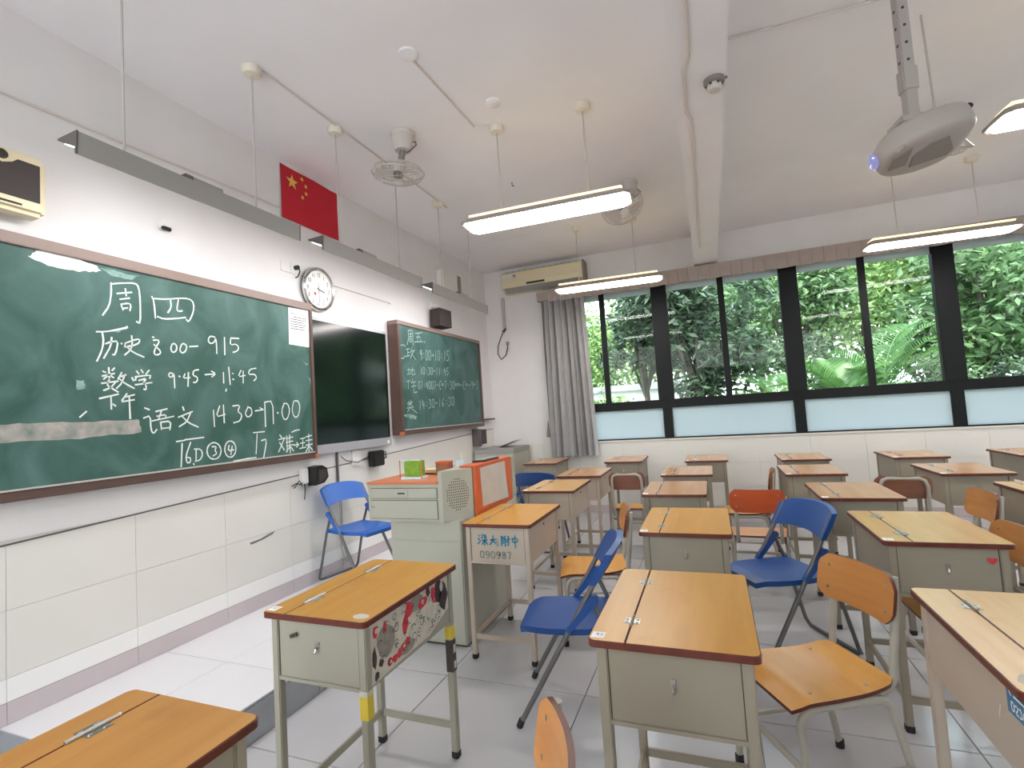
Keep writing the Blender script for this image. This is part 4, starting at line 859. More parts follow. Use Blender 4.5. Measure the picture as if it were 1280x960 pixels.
tag(MB().prism([(2.51, .621), (2.60, .628), (2.66, .642), (2.72, .650), (2.70, .635), (2.62, .618), (2.52, .608)], .002, .004, f=lambda u, v, z: (z, u, v)).build('tape_strip', mat('grey_tape', srgb(120, 116, 114), .8)), 'short strip of grey tape stuck on the tiled wall under the wide chalkboard', 'tape')

# dark cabinet, shelf and console in the far corner
kb = thing('charging_box', 'black slim box under the right end of the smaller chalkboard', 'box', (0, 5.93, .97))
MB().b2((.006, 0, 0), (.10, .10, .22), bev=.004).build('bracket', M['bar_end'], kb)
MB().b2((.006, .102, .02), (.10, .25, .21), bev=.004).build('case', M['black'], kb)
tag(MB().b2((.003, 6.12, 1.30), (.09, 6.52, 1.318), bev=.002).build('wall_shelf', M['black']), 'thin black shelf between smaller chalkboard and room corner', 'shelf')
cs = thing('corner_console', 'low grey metal console on the platform in the far corner', 'cabinet', (.32, 6.2, .17))
MB().b2((-.28, -.3, 0), (.26, .3, .70), bev=.006).build('body', M['lect'], cs)
MB().b2((-.285, -.305, .70), (.265, .305, .76), bev=.006).build('top', M['bar_grey'], cs)
MB().box((.05, .1, .80), (.24, .3, .006), rot=Matrix.Rotation(R(-18), 3, 'Y')).build('lid', M['white_rod'], cs)

# ------------------------------------------------------------------ lectern
lc = thing('lectern', 'grey steel teacher lectern with orange top and front and drawers', 'lectern', (0, 0, 0))
LM = M['lect']
MB().b2((.965, 2.73, .012), (1.47, 3.46, .742), bev=.006).build('cabinet', LM, lc)
MB().b2((.975, 2.74, 0), (1.46, 3.45, .014)).build('plinth', M['seam'], lc)
MB().b2((.972, 2.7265, .02), (1.463, 2.7305, .62), bev=.002).build('side_door', LM, lc)
MB().prism([(.83, 2.70), (1.345, 2.70), (1.345, 3.57), (.83, 3.57)], .742, .97).build('drawer_box', LM, lc)
rs = rrect(0, 0, 1, 1, .1)
MB().prism([(1.345, 2.70), (1.37, 2.70), (1.495, 2.86), (1.495, 3.48), (1.42, 3.57), (1.345, 3.57)], .735, 1.045).build('speaker_housing', LM, lc)
MB().b2((.822, 2.69, .97), (1.345, 3.58, .986), bev=.004).build('top', M['orange_top'], lc)
fp = MB(); fp.b2((1.496, 2.875, .745), (1.518, 3.47, 1.05), bev=.004); fp.b2((1.40, 2.875, 1.046), (1.518, 3.47, 1.056), bev=.003); fp.build('front_panel', M['orange'], lc)
MB().b2((1.45, 3.475, .76), (1.52, 3.54, 1.05), bev=.004).build('end_block', LM, lc)
def drawer(z0, z1):
    o = MB().b2((.852, 2.694, z0), (1.335, 2.702, z1), bev=.002).build('drawer', LM, lc)
    sm = MB()
    for a, b in (((.849, 2.6992, z0-.003), (1.338, 2.6996, z0)), ((.849, 2.6992, z1), (1.338, 2.6996, z1+.003)), ((.849, 2.6992, z0), (.852, 2.6996, z1)), ((1.335, 2.6992, z0), (1.338, 2.6996, z1))): sm.b2(a, b)
    sm.build('gap', M['seam'], o); return o
d_a = drawer(.885, .945); d_b = drawer(.76, .87)
MB().b2((1.04, 2.690, .893), (1.13, 2.6945, .938), bev=.001).build('handle_plate', LM, d_a)
MB().b2((1.06, 2.686, .912), (1.11, 2.690, .920)).build('handle_slot', M['seam'], d_a)
MB().lathe([(.009, 0), (.009, .004), (.005, .005)], (.87, 2.694, .83), 12, rot=Matrix.Rotation(R(90), 3, 'X')).build('keyhole', M['steel'], d_b)
# speaker holes in the slanted face, each a dark dimple
a = Vector((1.37, 2.70, 0)); e = Vector((1.495-1.37, .16, 0)); en = e.normalized(); nn = Vector((en.y, -en.x, 0))
hl = MB()
for i in range(-5, 6):
    for j in range(-6, 7):
        if (i/5.3)**2+(j/6.3)**2 > 1: continue
        p = a+e*.5+en*(i*.014+(.0035 if j % 2 else 0))+nn*.0006; z = .895+j*.0155
        q = [p+en*(.0042*math.cos(R(60*k)))+Vector((0, 0, z+.0042*math.sin(R(60*k)))) for k in range(6)]
        hl.add(q, [tuple(range(6))])
ho = hl.build('speaker_holes', M['seam'], lc); ho['kind'] = 'stuff'
nt_ = MB(); nt_.prism([(2.935, 1.035), (3.35, 1.035), (3.36, .90), (3.385, .775), (2.95, .79), (2.94, .93)], 1.5185, 1.5197, f=lambda u, v, z: (z, u, v))
tag(nt_.build('paper_sheet', mat('dull_paper', srgb(196, 188, 180), .9, noise=.08, nscale=9)), 'blank pale paper sheet taped on the orange lectern front', 'paper')
# things on the lectern
gb = thing('card_holder', 'clear acrylic holder with bright green cards on the lectern', 'card holder', (1.095, 2.84, .986))
MB().b2((-.06, -.03, .018), (.06, .03, .115), bev=.002).build('green_cards', M['green'], gb)
MB().b2((-.085, -.04, 0), (.075, .04, .016), bev=.002).build('tray', M['foil'], gb)
for q in ((-.085, -.04), (.075, -.04)): MB().b2((q[0]-.0025, q[1]-.0025, 0), (q[0]+.0025, q[1]+.0025, .125)).build('corner_post', M['orange_top'], gb)
MB().tube([(-.085, -.04, .125), (.075, -.04, .125)], .0025, 6).build('rim', M['foil'], gb)
cb_ = thing('chalk_box', 'small red and green patterned box on the lectern', 'box', (1.215, 3.02, .986))
MB().b2((-.045, -.04, 0), (.045, .04, .085), bev=.003).build('carton', mat('red_green_carton', srgb(176, 84, 62), .6, col2=srgb(70, 110, 70), nscale=24), cb_)
MB().b2((-.047, -.042, .078), (.047, .042, .09), bev=.002).build('lid', M['orange'], cb_)
pc = thing('pen_cup', 'pale translucent pen cup beside the red and green box on the lectern', 'cup', (1.30, 3.08, .986))
MB().lathe([(.03, 0), (.034, .09), (.031, .09), (.028, .004)], (0, 0, 0), 16).build('cup', M['foil'], pc, True)
for q in (-.01, .012): MB().tube([(q, 0, .03), (q*1.6, .008, .135)], .005, 6).build('pen', M['sticker_w'], pc)
ps = thing('paper_stack', 'pale stack of papers lying behind the green card holder', 'papers', (1.12, 3.12, .986))
for k in range(4): MB().box((random.uniform(-.01, .01), 0, .005+.008*k), (.2, .16, .007), rot=Matrix.Rotation(R(random.uniform(-6, 6)), 3, 'Z')).build('sheaf', M['cream'] if k else M['edge'], ps)
tr = thing('black_tray', 'thin black folder lying on the raised lectern ledge', 'folder', (1.43, 3.16, 1.056))
MB().prism([(-.025, -.1), (.05, -.06), (.06, .16), (-.01, .14)], .0, .012).build('cover', M['black'], tr)
MB().prism([(-.02, -.09), (.045, -.055), (.053, .15), (-.008, .13)], .012, .018).build('pages', M['bar_grey'], tr)

# ------------------------------------------------------------------ ceiling lamps
CAN = MB().lathe([(.052, -.001), (.052, -.03), (.044, -.045), (.012, -.048)], (0, 0, 0), 20).mesh('canopy', M['canopy'], True)
def rod(parent, x, y, z0, z1, r=.0045):
    MB().tube([(x, y, z0), (x, y, z1)], r, 8).build('hanging_rod', M['white_rod'], parent, True)
    o = link('canopy', CAN, parent); o.location = (x, y, H-parent.location.z)
def ceiling_lamp(x, y, rz, label, z=2.715):
    t = thing('pendant_lamp', label, 'lamp', (x, y, z), rz, 'long fluorescent pendant lamps')
    L, W = 1.17, .25
    def ring(l, w_, zz): return [(-l/2, -w_/2+.03, zz), (-l/2+.03, -w_/2, zz), (l/2-.03, -w_/2, zz), (l/2, -w_/2+.03, zz), (l/2, w_/2-.03, zz), (l/2-.03, w_/2, zz), (-l/2+.03, w_/2, zz), (-l/2, w_/2-.03, zz)]
    rs_ = [ring(L-.03, W-.03, .004), ring(L, W, .0), ring(L, W, .018), ring(L-.06, W-.09, .05), ring(L-.08, W-.14, .055)]
    vs = [v for r_ in rs_ for v in r_]
    mb = MB().add(vs, [(i*8+k, i*8+(k+1) % 8, (i+1)*8+(k+1) % 8, (i+1)*8+k) for i in range(4) for k in range(8)])
    mb.build('reflector_housing', M['lamp_body'], t)
    mb = MB(); mb.add(ring(L-.035, W-.035, -.002)+ring(L-.06, W-.06, -.012), [(k, (k+1) % 8, 8+(k+1) % 8, 8+k) for k in range(8)]+[tuple(range(8, 16))]); mb.build('diffuser', M['lamp'], t)
    MB().b2((-L/2+.05, -W/2+.052, .0555), (L/2-.05, W/2-.052, .07)).build('upper_slot', M['lamp_top'], t)
    for sx in (-.31, .31):
        rod(t, sx, 0, .07, H-z-.04)
    for sx in (-.05, .08): MB().b2((sx-.012, -.02, .07), (sx+.012, .02, .085)).build('clip', M['lamp_body'], t)
    return t
ceiling_lamp(1.965, 3.27, R(2.5), 'brightest long lit pendant lamp left of the ceiling beam, nearest one')
ceiling_lamp(1.97, 5.53, R(4), 'lit pendant lamp hanging in front of the curtain top and air conditioner')
ceiling_lamp(4.98, 5.68, R(4), 'lit pendant lamp in front of the right-hand windows and valance')
ceiling_lamp(4.99, 3.36, R(3), 'lit pendant lamp cut off by the right edge beside the projector')
for x, y, lb in (                 (7.9, 3.3, 'lit pendant lamp over the middle of the back rows, outside the photo'), (7.9, 5.6, 'lit pendant lamp over the back rows by the windows, outside the photo')):
    ceiling_lamp(x, y, 0, lb)

# blackboard lamps
def board_lamp(y0, y1, rods, drv, label):
    t = thing('board_lamp', label, 'lamp', (.64, y0, 2.49), 0, 'grey chalkboard lamps')
    n = y1-y0
    prof = [(-.06, .088), (.06, .092), (.056, 0), (.047, .002), (.044, .033), (-.06, .08)]
    f = lambda x, y, z: (x, z, y)
    MB().prism(prof, .006, n-.006, f=f).build('shell', M['bar_grey'], t)
    for a in (0, n-.006): MB().prism([(x*1.03, z*1.02) for x, z in prof], a, a+.006, f=f).build('end_cap', M['bar_end'], t)
    MB().add([(.040, .02, .0325), (.040, n-.02, .0325), (-.056, n-.02, .0765), (-.056, .02, .0765)], [(0, 1, 2, 3)]).build('tube_window', M['board_tube'], t)
    MB().b2((-.03, drv-y0-.1, .09), (.035, drv-y0+.1, .125), bev=.004).build('driver_box', M['bar_grey'], t)
    MB().b2((-.031, drv-y0-.105, .089), (.036, drv-y0-.06, .126), bev=.004).build('driver_end', M['bar_end'], t)
    for r_ in rods:
        MB().tube([(.01, r_-y0, .1), (.01, r_-y0, H-2.49-.04)], .005, 8).build('hanging_rod', M['white_rod'], t, True)
        MB().lathe([(.017, 0), (.017, .018), (.008, .026)], (.01, r_-y0, .088), 12).build('rod_clamp', M['bar_end'], t)
        o = link('canopy', CAN, t); o.location = (.01, r_-y0, H-2.49)
    return t
board_lamp(1.18, 2.34, (1.385, 2.067), 1.745, 'long grey hanging lamp above the wide chalkboard, nearest of three')
board_lamp(2.53, 3.72, (2.75, 3.465), 3.03, 'grey hanging lamp above the clock and dark screen')
board_lamp(3.90, 5.10, (4.17, 4.80), 4.55, 'grey hanging lamp in front of the small dark speaker, farthest of three')

# conduits on the ceiling and beam
def conduit(pts, label, r=.006, mt='conduit'):
    return tag(MB().tube(pts, r, 6).build('ceiling_conduit', M[mt], None, True), label, 'conduit')
conduit([(.69, 2.07, H-.008), (.68, 4.3, H-.008)], 'thin white conduit on the ceiling linking the chalkboard lamp rods')
conduit([(1.5, 2.38, H-.008), (1.52, 3.17, H-.008), (1.62, 3.2, H-.008)], 'thin bent conduit on the ceiling left of the brightest lamp')
conduit([(3.14, 3.05, H-.01), (4.2, 3.12, H-.01)], 'thin conduit running right from the beam across the ceiling')
conduit([(2.955, 1.2, 3.022), (2.955, 2.5, 3.022), (2.925, 2.62, 3.022), (2.925, 3.0, 3.022), (2.95, 3.1, 3.022), (2.95, 5.75, 3.022)], 'pale conduit running along the underside of the ceiling beam', .009, 'conduit')
tag(MB().tube([(.008, -1.05, 2.96), (.008, 1.25, 2.99), (.008, 2.07, 3.01), (.008, 2.87, 3.04)], .007, 6).build('wall_conduit', M['conduit'], None, True), 'thin pale conduit on the wall ending at the red flag', 'conduit')
tag(MB().tube([(.008, 3.40, 2.556), (.008, 4.2, 2.552), (.03, 4.22, 2.535)], .005, 6).build('wall_conduit', M['conduit'], None, True), 'thin pale conduit on the wall right of the clock', 'conduit')
for (hx, hy, lb) in ((1.435, 4.12, 'tiny dark hook in the ceiling above the left half of the brightest lamp'), (2.80, 2.36, 'tiny dark hook in the ceiling beside the beam')):
    hk = thing('ceiling_hook', lb, 'hook', (hx, hy, H))
    MB().lathe([(.012, 0), (.01, -.006)], (0, 0, 0), 10).build('cap', M['white_rod'], hk)
    MB().tube([(0, 0, 0), (0, 0, -.03), (.01, 0, -.04), (.018, 0, -.03)], .004, 6).build('hook_wire', M['seam'], hk)
tag(MB().lathe([(.05, 0), (.05, -.012), (.03, -.02)], (1.75, 2.98, H), 18).build('ceiling_box', M['ceil'], None, True), 'faint round cover on the ceiling just above the brightest lamp canopy', 'ceiling cover')
tag(MB().lathe([(.055, 0), (.055, -.012), (.03, -.02)], (1.5, 2.36, H), 18).build('ceiling_box', M['ceil'], None, True), 'faint round cover on the ceiling at the far end of the bent conduit', 'ceiling cover')
sd = thing('smoke_detector', 'round pale smoke detector under the ceiling beam', 'smoke detector', (3.07, 2.77, 3.03))
MB().lathe([(.052, 0), (.052, -.018), (.04, -.026)], (0, 0, 0), 24).build('base', M['fan_dark'], sd, True)
MB().lathe([(.034, -.026), (.04, -.045), (.028, -.058), (.01, -.06)], (0, 0, 0), 24).build('chamber', M['fan_body'], sd, True)
for k in range(6): MB().box((.036*math.cos(R(60*k)), .036*math.sin(R(60*k)), -.034), (.012, .012, .008)).build('vent', M['seam'], sd)
MB().box((.035, 0, -.004), (.06, .012, .008)).build('side_conduit', M['fan_dark'], sd)

# ------------------------------------------------------------------ orbit fans
def orbit_fan(x, y, label, axis, off):
    t = thing('orbit_fan', label, 'fan', (x, y, H), 0, 'ceiling orbit fans')
    MB().lathe([(.085, 0), (.085, -.012), (.075, -.022)], (0, 0, 0), 24).build('ceiling_plate', M['fan_body'], t, True)
    MB().lathe([(.075, -.02), (.07, -.11), (.055, -.13)], (0, 0, 0), 24).build('mount', M['fan_body'], t, True)
    MB().box((.045, 0, -.075), (.04, .055, .085), bev=.006).build('gear_box', M['fan_dark'], t)
    q = Vector(axis).normalized().to_track_quat('Z', 'Y').to_matrix(); c = Vector(off)
    MB().tube([(0, 0, -.12), tuple(Vector((0, 0, -.14))*.7+c*.3), tuple(c)], .022, 10).build('arm', M['fan_dark'], t, True)
    T_ = lambda p: tuple(c+q @ Vector(p))
    mb = MB(); mb.lathe([(.03, -.07), (.055, -.06), (.06, -.02), (.045, .01), (.02, .02)], tuple(c), 20, rot=q); mb.build('motor', M['fan_body'], t, True)
    mb = MB(); mb.lathe([(.03, .02), (.035, .05), (.012, .06)], tuple(c), 16, rot=q); mb.build('hub', M['fan_dark'], t, True)
    for k in range(3):
        a0 = R(120*k)
        def bl(u, v, a0=a0):
            r = .035+.13*u; a = a0+(v-.5)*(1.1+.2*u); z = .035+.02*(v-.5)*2
            return T_((r*math.cos(a), r*math.sin(a), z))
        mb = MB(); mb.grid(bl, 5, 5); mb.build('blade', M['fan_body'], t, True)
    for nm, prof in (('rear_guard', [(.07, -.035), (.12, -.035), (.165, -.015), (.19, .02)]), ('front_guard', [(.19, .022), (.17, .055), (.125, .078), (.075, .088), (.03, .09)])):
        mb = MB()
        for r, z in prof: mb.tube([T_((r*math.cos(R(15*k)), r*math.sin(R(15*k)), z)) for k in range(24)], .0022 if r < .19 else .004, 5, closed=True)
        for k in range(30):
            a = R(12*k); mb.tube([T_((r*math.cos(a), r*math.sin(a), z)) for r, z in prof], .0013, 4)
        mb.build(nm, M['fan'], t)
    mb = MB(); mb.lathe([(.04, .086), (.04, .094), (.02, .098)], tuple(c), 20, rot=q); mb.build('badge', M['white'], t, True)
    MB().tube([(-.05, .02, -.01), (.0, .09, -.02), (.07, .06, -.05), (.1, .02, -.1), (.06, 0, -.14), (.03, 0, -.15)], .004, 6).build('wire', M['bar_end'], t, True)
    return t
orbit_fan(1.02, 3.02, 'caged ceiling fan on the left above the clock, nearest the chalkboards', (-.12, .1, -1), (-.07, .03, -.24))
orbit_fan(2.38, 4.66, 'caged ceiling fan behind the right end of the brightest lamp', (.35, -.55, -1), (-.07, -.05, -.22))
orbit_fan(4.72, 4.62, 'ceiling fan mount half hidden behind the projector', (-.3, .5, -1), (-.05, .04, -.22))

# ------------------------------------------------------------------ projector
pj = thing('ceiling_projector', 'pale projector hanging from a perforated ceiling pole', 'projector', (3.82, 2.55, 2.39), R(8))
q = Matrix.Rotation(R(-12), 3, 'Y') @ Matrix.Rotation(R(-14), 3, 'X')
def body(u, v, top):
    # rounded wedge: nose towards -x
    a = 2*math.pi*u; n_ = 3.2
    cx = math.copysign(abs(math.cos(a))**(2/n_), math.cos(a)); sy = math.copysign(abs(math.sin(a))**(2/n_), math.sin(a))
    k = (math.sin(v*math.pi/2))**.32 if v < 1 else 1
    x = cx*.165*k; y = sy*(.145-.035*(x < 0)*(-x/.165))*k
    z = (.055*math.cos(v*math.pi/2)**.45 if v < 1 else 0)*(1 if top else -1.1)
    return tuple(q @ Vector((x, y, z)))
for nm, tp in (('upper_shell', True), ('lower_shell', False)):
    mb = MB(); mb.grid(lambda u, v: body(u, max(v, .02), tp), 40, 8); mb.build(nm, M['proj'], pj, True)
for nm, pl_ in (('underside_recess', [(-.045, .06), (-.06, -.01), (-.01, -.07), (.05, -.075), (.11, .03), (.1, .06)]), ('lamp_door', [(-.135, .035), (-.14, -.04), (-.085, -.08), (-.07, .03)])):
    mb = MB(); mb.prism(pl_, -.0635, -.055, f=lambda x, y, z: tuple(q @ Vector((x, y, z)))); mb.build(nm, M['proj_dark'], pj)
MB().lathe([(.03, 0), (.034, .02), (.024, .024)], tuple(q @ Vector((-.155, .03, .0))), 18, rot=q @ Matrix.Rotation(R(-90), 3, 'Y')).build('lens', M['lens'], pj, True)
MB().lathe([(.012, 0), (.012, .01)], tuple(q @ Vector((.14, -.1, .02))), 10, rot=q @ Matrix.Rotation(R(90), 3, 'X')).build('rear_port', M['black'], pj)
MB().tube([tuple(q @ Vector((-.12, -.1, -.05))), tuple(q @ Vector((-.17, -.13, -.085)))], .006, 6).build('foot', M['proj'], pj)
MB().box((-.03, -.02, .075), (.14, .12, .035), bev=.008).build('mount_plate', M['proj'], pj)
pole = MB().b2((-.052, -.042, .08), (-.008, .002, H-2.39), bev=.004).build('pole', M['proj'], pj)
for k in range(9):
    MB().lathe([(.006, 0), (.006, .0015)], (-.03, -.042, .34+.075*k), 10, rot=Matrix.Rotation(R(90), 3, 'X')).build('pole_hole', M['seam'], pole)
    MB().lathe([(.006, 0), (.006, .0015)], (-.052, -.02, .34+.075*k), 10, rot=Matrix.Rotation(R(-90), 3, 'Y')).build('pole_hole', M['seam'], pole)
MB().box((-.03, -.02, .26), (.056, .056, .10), bev=.005).build('pole_sleeve', M['proj'], pj)
MB().tube([(.16, .02, .0), (.24, .1, -.01), (.3, .25, .05), (.4, .5, .15), (.45, .7, .4), (.46, .75, H-2.39)], .006, 6).build('cable', M['white_rod'], pj, True)

# ------------------------------------------------------------------ air conditioner
ac = thing('air_conditioner', 'cream wall-mounted split air conditioner in the room corner', 'air conditioner', (.36, YW, 3.04))
prof = [(0, .0), (-.10, -.0), (-.195, .055), (-.205, .12), (-.20, .255), (-.17, .28), (0, .285)]
MB().prism(prof, 0, 1.14, f=lambda x, y, z: (z, x, y)).build('casing', M['cream'], ac)
MB().prism([(-.11, .001), (-.197, .05), (-.200, .056), (-.112, -.005)], .03, 1.11, f=lambda x, y, z: (z, x, y)).build('air_flap', M['bar_grey'], ac)
MB().b2((.36, -.2085, .072), (.62, -.2035, .098)).build('display_window', M['seam'], ac)
MB().b2((1.141, -.2, .0), (1.165, -.005, .285), bev=.004).build('side_cover', M['fan_dark'], ac)
for k in range(12): MB().b2((.04+.089*k, -.165, .2845), (.10+.089*k, -.03, .287)).build('intake_slat', M['bar_grey'], ac)
for q0, q1, z0, z1, mt in ((.02, .16, .2, .235, 'foil'), (.16, .22, .165, .235, 'sticker_w'), (.17, .21, .2, .225, 'fan_dark')):
    MB().b2((q0, -.2052-(.001 if mt == 'fan_dark' else 0), z0), (q1, -.204, z1)).build('energy_label', M[mt], ac)
ct = thing('cable_trunking', 'pale cable trunking on the wall below the air conditioner with a looping cord', 'cable', (.285, YW, 2.55))
MB().b2((-.025, -.02, 0), (.02, 0, .47), bev=.003).build('trunking', M['white_rod'], ct)
MB().tube([(.0, -.03, .0), (-.05, -.035, -.08), (-.11, -.035, -.22), (-.12, -.035, -.33), (-.07, -.035, -.41), (.0, -.035, -.36), (.035, -.035, -.26), (.035, -.03, -.17)], .007, 8).build('cord', M['black'], ct, True)
MB().tube([(-.02, -.035, .0), (.0, -.045, -.03), (.02, -.035, .02), (.0, -.03, -.01)], .012, 8).build('cord_knot', M['black'], ct, True)
wp = thing('power_socket', 'small white socket on the wall left of the curtain', 'socket', (.32, YW, 2.34))
MB().b2((-.04, -.012, -.06), (.04, 0, .06), bev=.003).build('plate', M['white'], wp)
MB().b2((-.02, -.04, .0), (.022, -.012, .045), bev=.004).build('plug', M['bar_grey'], wp)

# ------------------------------------------------------------------ curtain and valance
cu = thing('window_curtain', 'silver grey curtain drawn to the left end of the windows', 'curtain', (0, YW-.12, 0))
def cur(u, v, th=0):
    z = 2.90-2.14*v
    x0 = .89-.02*v; x1 = 1.47+.06*v
    ph = u*8*2*math.pi+1.2*math.sin(u*9)+.8*v*math.sin(u*5+1)
    amp = (.05+.022*v)*(1+.4*math.sin(u*23+2))
    return (x0+(x1-x0)*(u+.008*math.sin(ph*2)), amp*math.sin(ph)-.01+th, z)
mb = MB(); mb.grid(lambda u, v: cur(u, v), 180, 24); mb.build('drape', M['curtain'], cu, True)
MB().b2((.84, -.05, 2.86), (1.06, .05, 2.98), bev=.004).build('rail_end', M['valance'], cu)
MB().prism([(.845, 1.02), (.875, 1.24), (.89, 1.02)], -.03, .0, f=lambda x, y, z: (x, z, y)).build('tie_back', M['fan_dark'], cu)
va = thing('window_valance', 'pleated taupe valance running along the top of all windows', 'valance', (0, YW-.16, 0))
def val(u, v):
    x = 1.0+7.4*u; ph = u*62*2*math.pi; s_ = (abs(math.sin(ph/2))**.25)
    return (x, -.012*s_*(.4+.6*v), 3.005-.175*v+(.004*math.sin(ph*.5)*v))
mb = MB(); mb.grid(val, 1240, 5); mb.build('pleated_cloth', M['valance'], va, True)
MB().b2((1.0, .0, 2.985), (8.4, .15, 3.01)).build('rail', M['valance'], va)
# ------------------------------------------------------------------ outdoors
struct(MB().b2((-30, YW+.21, -.6), (40, 60, -.3)).build('floor_outdoors', M['ground']))
def leaves_mesh(name, pts, mt, ln, wd, droop=.4):
    vs, fs = [], []
    for p in pts:
        d = Vector((random.gauss(0, 1), random.gauss(0, 1), random.gauss(-droop, .6))).normalized()
        s = d.cross(Vector((random.gauss(0, 1), random.gauss(0, 1), random.gauss(0, 1)))).normalized()
        n = d.cross(s); l = ln*random.uniform(.7, 1.25); w_ = wd*random.uniform(.7, 1.2); o = len(vs)
        vs += [p, p+d*l*.45+s*w_*.5+n*w_*.15, p+d*l, p+d*l*.45-s*w_*.5+n*w_*.15]
        fs += [(o, o+1, o+2), (o, o+2, o+3)]
    me = bpy.data.meshes.new(name); me.from_pydata([tuple(v) for v in vs], [], fs); me.materials.append(mt); me.update(); return me
def tree(name, label, x, y, z0, cz, rx, ry, rz, n, mt, ln, wd, clumps=26, trunk=.09, group='trees outside the windows'):
    t = thing(name, label, 'tree' if trunk > .03 else 'shrub', (x, y, z0), 0, group)
    cs_ = []
    for k in range(clumps):
        v = Vector((random.gauss(0, 1), random.gauss(0, 1), random.gauss(0, 1))).normalized()*random.uniform(.35, 1)
        cs_.append(Vector((v.x*rx, v.y*ry, cz-z0+v.z*rz)))
    mb = MB(); mb.tube([(0, 0, 0), (.03, .02, (cz-z0)*.5), (-.02, 0, cz-z0+rz*.4)], [trunk, trunk*.8, trunk*.4], 9)
    for c in cs_[:10]: mb.tube([(0, 0, max(.1, (cz-z0)*.55)), tuple(c*.55+Vector((0, 0, (cz-z0)*.3))), tuple(c)], [trunk*.4, trunk*.25, trunk*.08], 6)
    mb.build('trunk', M['bark'], t, True)
    pts = []
    for k in range(n):
        c = random.choice(cs_); r = random.uniform(.25, .42)*min(rx, rz)
        v = Vector((random.gauss(0, 1), random.gauss(0, 1), random.gauss(0, 1))).normalized()*r*random.random()**.4
        pts.append(c+v)
    o = link('crown', leaves_mesh('crown', pts, mt, ln, wd), t); o['kind'] = 'stuff'
    return t
tree('broadleaf_tree', 'dark large-leaved tree with a thick trunk behind the second window bay', 2.75, 9.6, -.3, 2.75, 1.15, .8, 1.35, 5200, M['leaf_dark'], .19, .07, 30, .11)
tree('broadleaf_tree', 'dark leafy tree behind the first window bay near the curtain', 1.75, 10.2, -.3, 3.0, .85, .7, 1.15, 3600, M['leaf_dark'], .16, .06, 24, .07)
tree('broadleaf_tree', 'mid green tree behind the second and third window bays', 4.6, 12.0, -.3, 3.2, 1.5, .9, 1.6, 5200, M['leaf_mid'], .17, .07, 30, .09)
tree('broadleaf_tree', 'tall bright tree high behind the third window bay', 5.6, 14.5, -.3, 4.6, 1.9, 1.2, 2.0, 6000, M['leaf_bright'], .17, .08, 34, .1)
tree('broadleaf_tree', 'dense mid green tree behind the fourth window bay at right', 7.6, 11.5, -.3, 2.6, 1.6, 1.0, 1.7, 6000, M['leaf_mid'], .2, .09, 34, .1)
tree('broadleaf_tree', 'bright green tree beyond the right end of the windows', 8.6, 14.5, -.3, 4.4, 2.0, 1.2, 2.1, 6000, M['leaf_bright'], .18, .08, 34, .1)
tree('broadleaf_tree', 'pale green tree high behind the dark large-leaved tree', 2.9, 14.5, -.3, 4.3, 1.8, 1.0, 1.7, 4200, M['leaf_mid'], .15, .06, 30, .09)
tree('broadleaf_tree', 'bright sunlit tree close to the curtain edge far behind', .4, 13.5, -.3, 2.6, 1.2, .8, 1.5, 4200, M['leaf_bright'], .13, .06, 26, .07)
for i, (x, y, cz, rx, rz, mt, lb) in enumerate((
  (3.9, 10.0, .9, .8, .75, 'leaf_bright', 'bright low shrub at the foot of the thick trunk'), (1.2, 9.2, .8, .7, .7, 'leaf_bright', 'bright low shrub beside the curtain edge'),
  (2.0, 8.9, .5, .6, .8, 'leaf_mid', 'mid green shrub in front of the small grey building'), (6.3, 9.8, 1.0, .9, 1.0, 'leaf_mid', 'bushy shrub behind the fern fronds'),
  (7.3, 9.0, .9, .9, .9, 'leaf_dark', 'dark shrub low behind the rightmost window bay in view'), (5.4, 10.6, 1.5, 1.0, 1.2, 'leaf_dark', 'dark bush between the two fan palms'), (3.2, 8.8, .3, .6, .7, 'leaf_mid', 'low shrub left of the thick trunk base'))):
    tree('garden_shrub', lb, x, y, -.3, cz, rx, .6, rz, 2400, M[mt], .11, .055, 16, .025, 'shrubs outside the windows')
for i, (x, y) in enumerate(((-1.5, 17), (1.5, 18), (4.5, 18), (7.5, 18), (10.5, 17), (13.5, 15))):
    tree('hillside_tree', ('far hillside tree, %s of the row behind all others' % ('first from the left', 'second from the left', 'third from the left', 'fourth from the left', 'fifth from the left', 'rightmost')[i]), x, y, -.3, 2.9 if i == 0 else 4.2, 2.1, 1.0, 3.0 if i else 2.0, 5200, M['leaf_bright' if i % 2 else 'leaf_mid'], .24, .12, 34, .12, 'hillside trees')
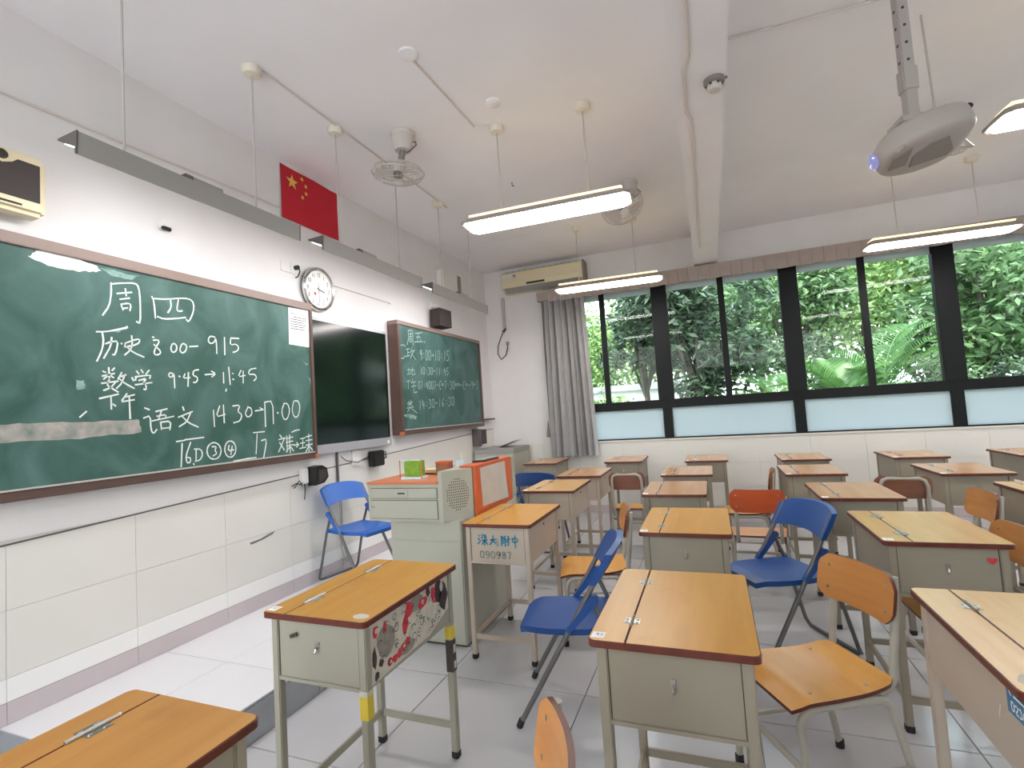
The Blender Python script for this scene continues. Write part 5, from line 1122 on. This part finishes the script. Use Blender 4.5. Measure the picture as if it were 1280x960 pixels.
def palm(label, x, y, z0, th, fronds):
    t = thing('fan_palm', label, 'palm', (x, y, z0), 0, 'palms outside the windows')
    MB().lathe([(.1, 0), (.085, th*.5), (.09, th), (.05, th+.08)], (0, 0, 0), 14).build('trunk', M['bark'], t, True)
    for (az, el, ln) in fronds:
        az, el = R(az), R(el); d = Vector((math.cos(az), math.sin(az), 0)); pts = []
        for k in range(13):
            s = k/12; pts.append(Vector((0, 0, th))+d*(ln*(s*math.cos(el)+.12*s*s))+Vector((0, 0, ln*(s*math.sin(el)-.42*s*s))))
        mb = MB(); mb.tube(pts, [.012*(1-.8*k/12) for k in range(13)], 5)
        vs, fs = [], []
        for k in range(26):
            s = .12+.88*k/26; i = min(11, int(s*12)); f = s*12-i; p = pts[i].lerp(pts[i+1], f); tg = (pts[i+1]-pts[i]).normalized()
            sd_ = tg.cross(Vector((0, 0, 1))).normalized(); up_ = sd_.cross(tg)
            L_ = ln*.26*math.sin(math.pi*min(1, .12+s*.86))**.6
            for q in (-1, 1):
                e = (sd_*q*.85+tg*.55+up_*.22).normalized(); o = len(vs)
                vs += [p-tg*.008, p+tg*.008, p+e*L_*.6+tg*.013-Vector((0, 0, L_*.03)), p+e*L_-Vector((0, 0, L_*.12)), p+e*L_*.6-tg*.013-Vector((0, 0, L_*.03))]
                fs += [(o, o+1, o+2, o+3, o+4)]
        mb.add(vs, fs); mb.build('frond', M['frond'], t)
    return t
palm('fan palm with arching fronds behind the middle of the third window bay', 4.75, 8.7, -.3, 1.55, [(200, 62, 1.25), (178, 40, 1.15), (150, 66, 1.2), (100, 75, 1.2), (60, 70, 1.1), (20, 58, 1.15), (-10, 35, 1.0), (235, 50, .9), (330, 50, .9)])
palm('taller fan palm with upright fronds left of the third thick mullion', 5.35, 9.2, -.3, 1.6, [(195, 66, 1.4), (172, 46, 1.3), (140, 70, 1.4), (50, 70, 1.5), (15, 64, 1.7), (-5, 46, 1.5), (30, 78, 1.9), (225, 56, 1.0), (335, 58, 1.4), (5, 72, 1.9)])
palm('low palm behind the second thick mullion with fronds to the left', 3.95, 9.3, -.3, 1.55, [(190, 58, 1.1), (165, 40, 1.1), (210, 35, 1.0), (140, 62, 1.1), (80, 65, 1.0), (30, 52, 1.0), (-20, 42, .9)])
bl = thing('garden_building', 'small pale building with grey wall behind the first window bay', 'building', (1.1, 13.0, -.3))
MB().b2((-1.6, 0, 0), (1.5, 2.5, 2.05)).build('wall', M['building'], bl)
MB().b2((-1.7, -.15, 2.05), (1.6, 2.6, 2.2)).build('roof', M['building_grey'], bl)
MB().b2((-.2, -.03, .2), (1.0, 0, 1.7)).build('shutter', M['building_grey'], bl)
for k in range(6): MB().b2((-.2, -.045, .3+.24*k), (1.0, -.03, .33+.24*k)).build('slat', M['fan_dark'], bl)
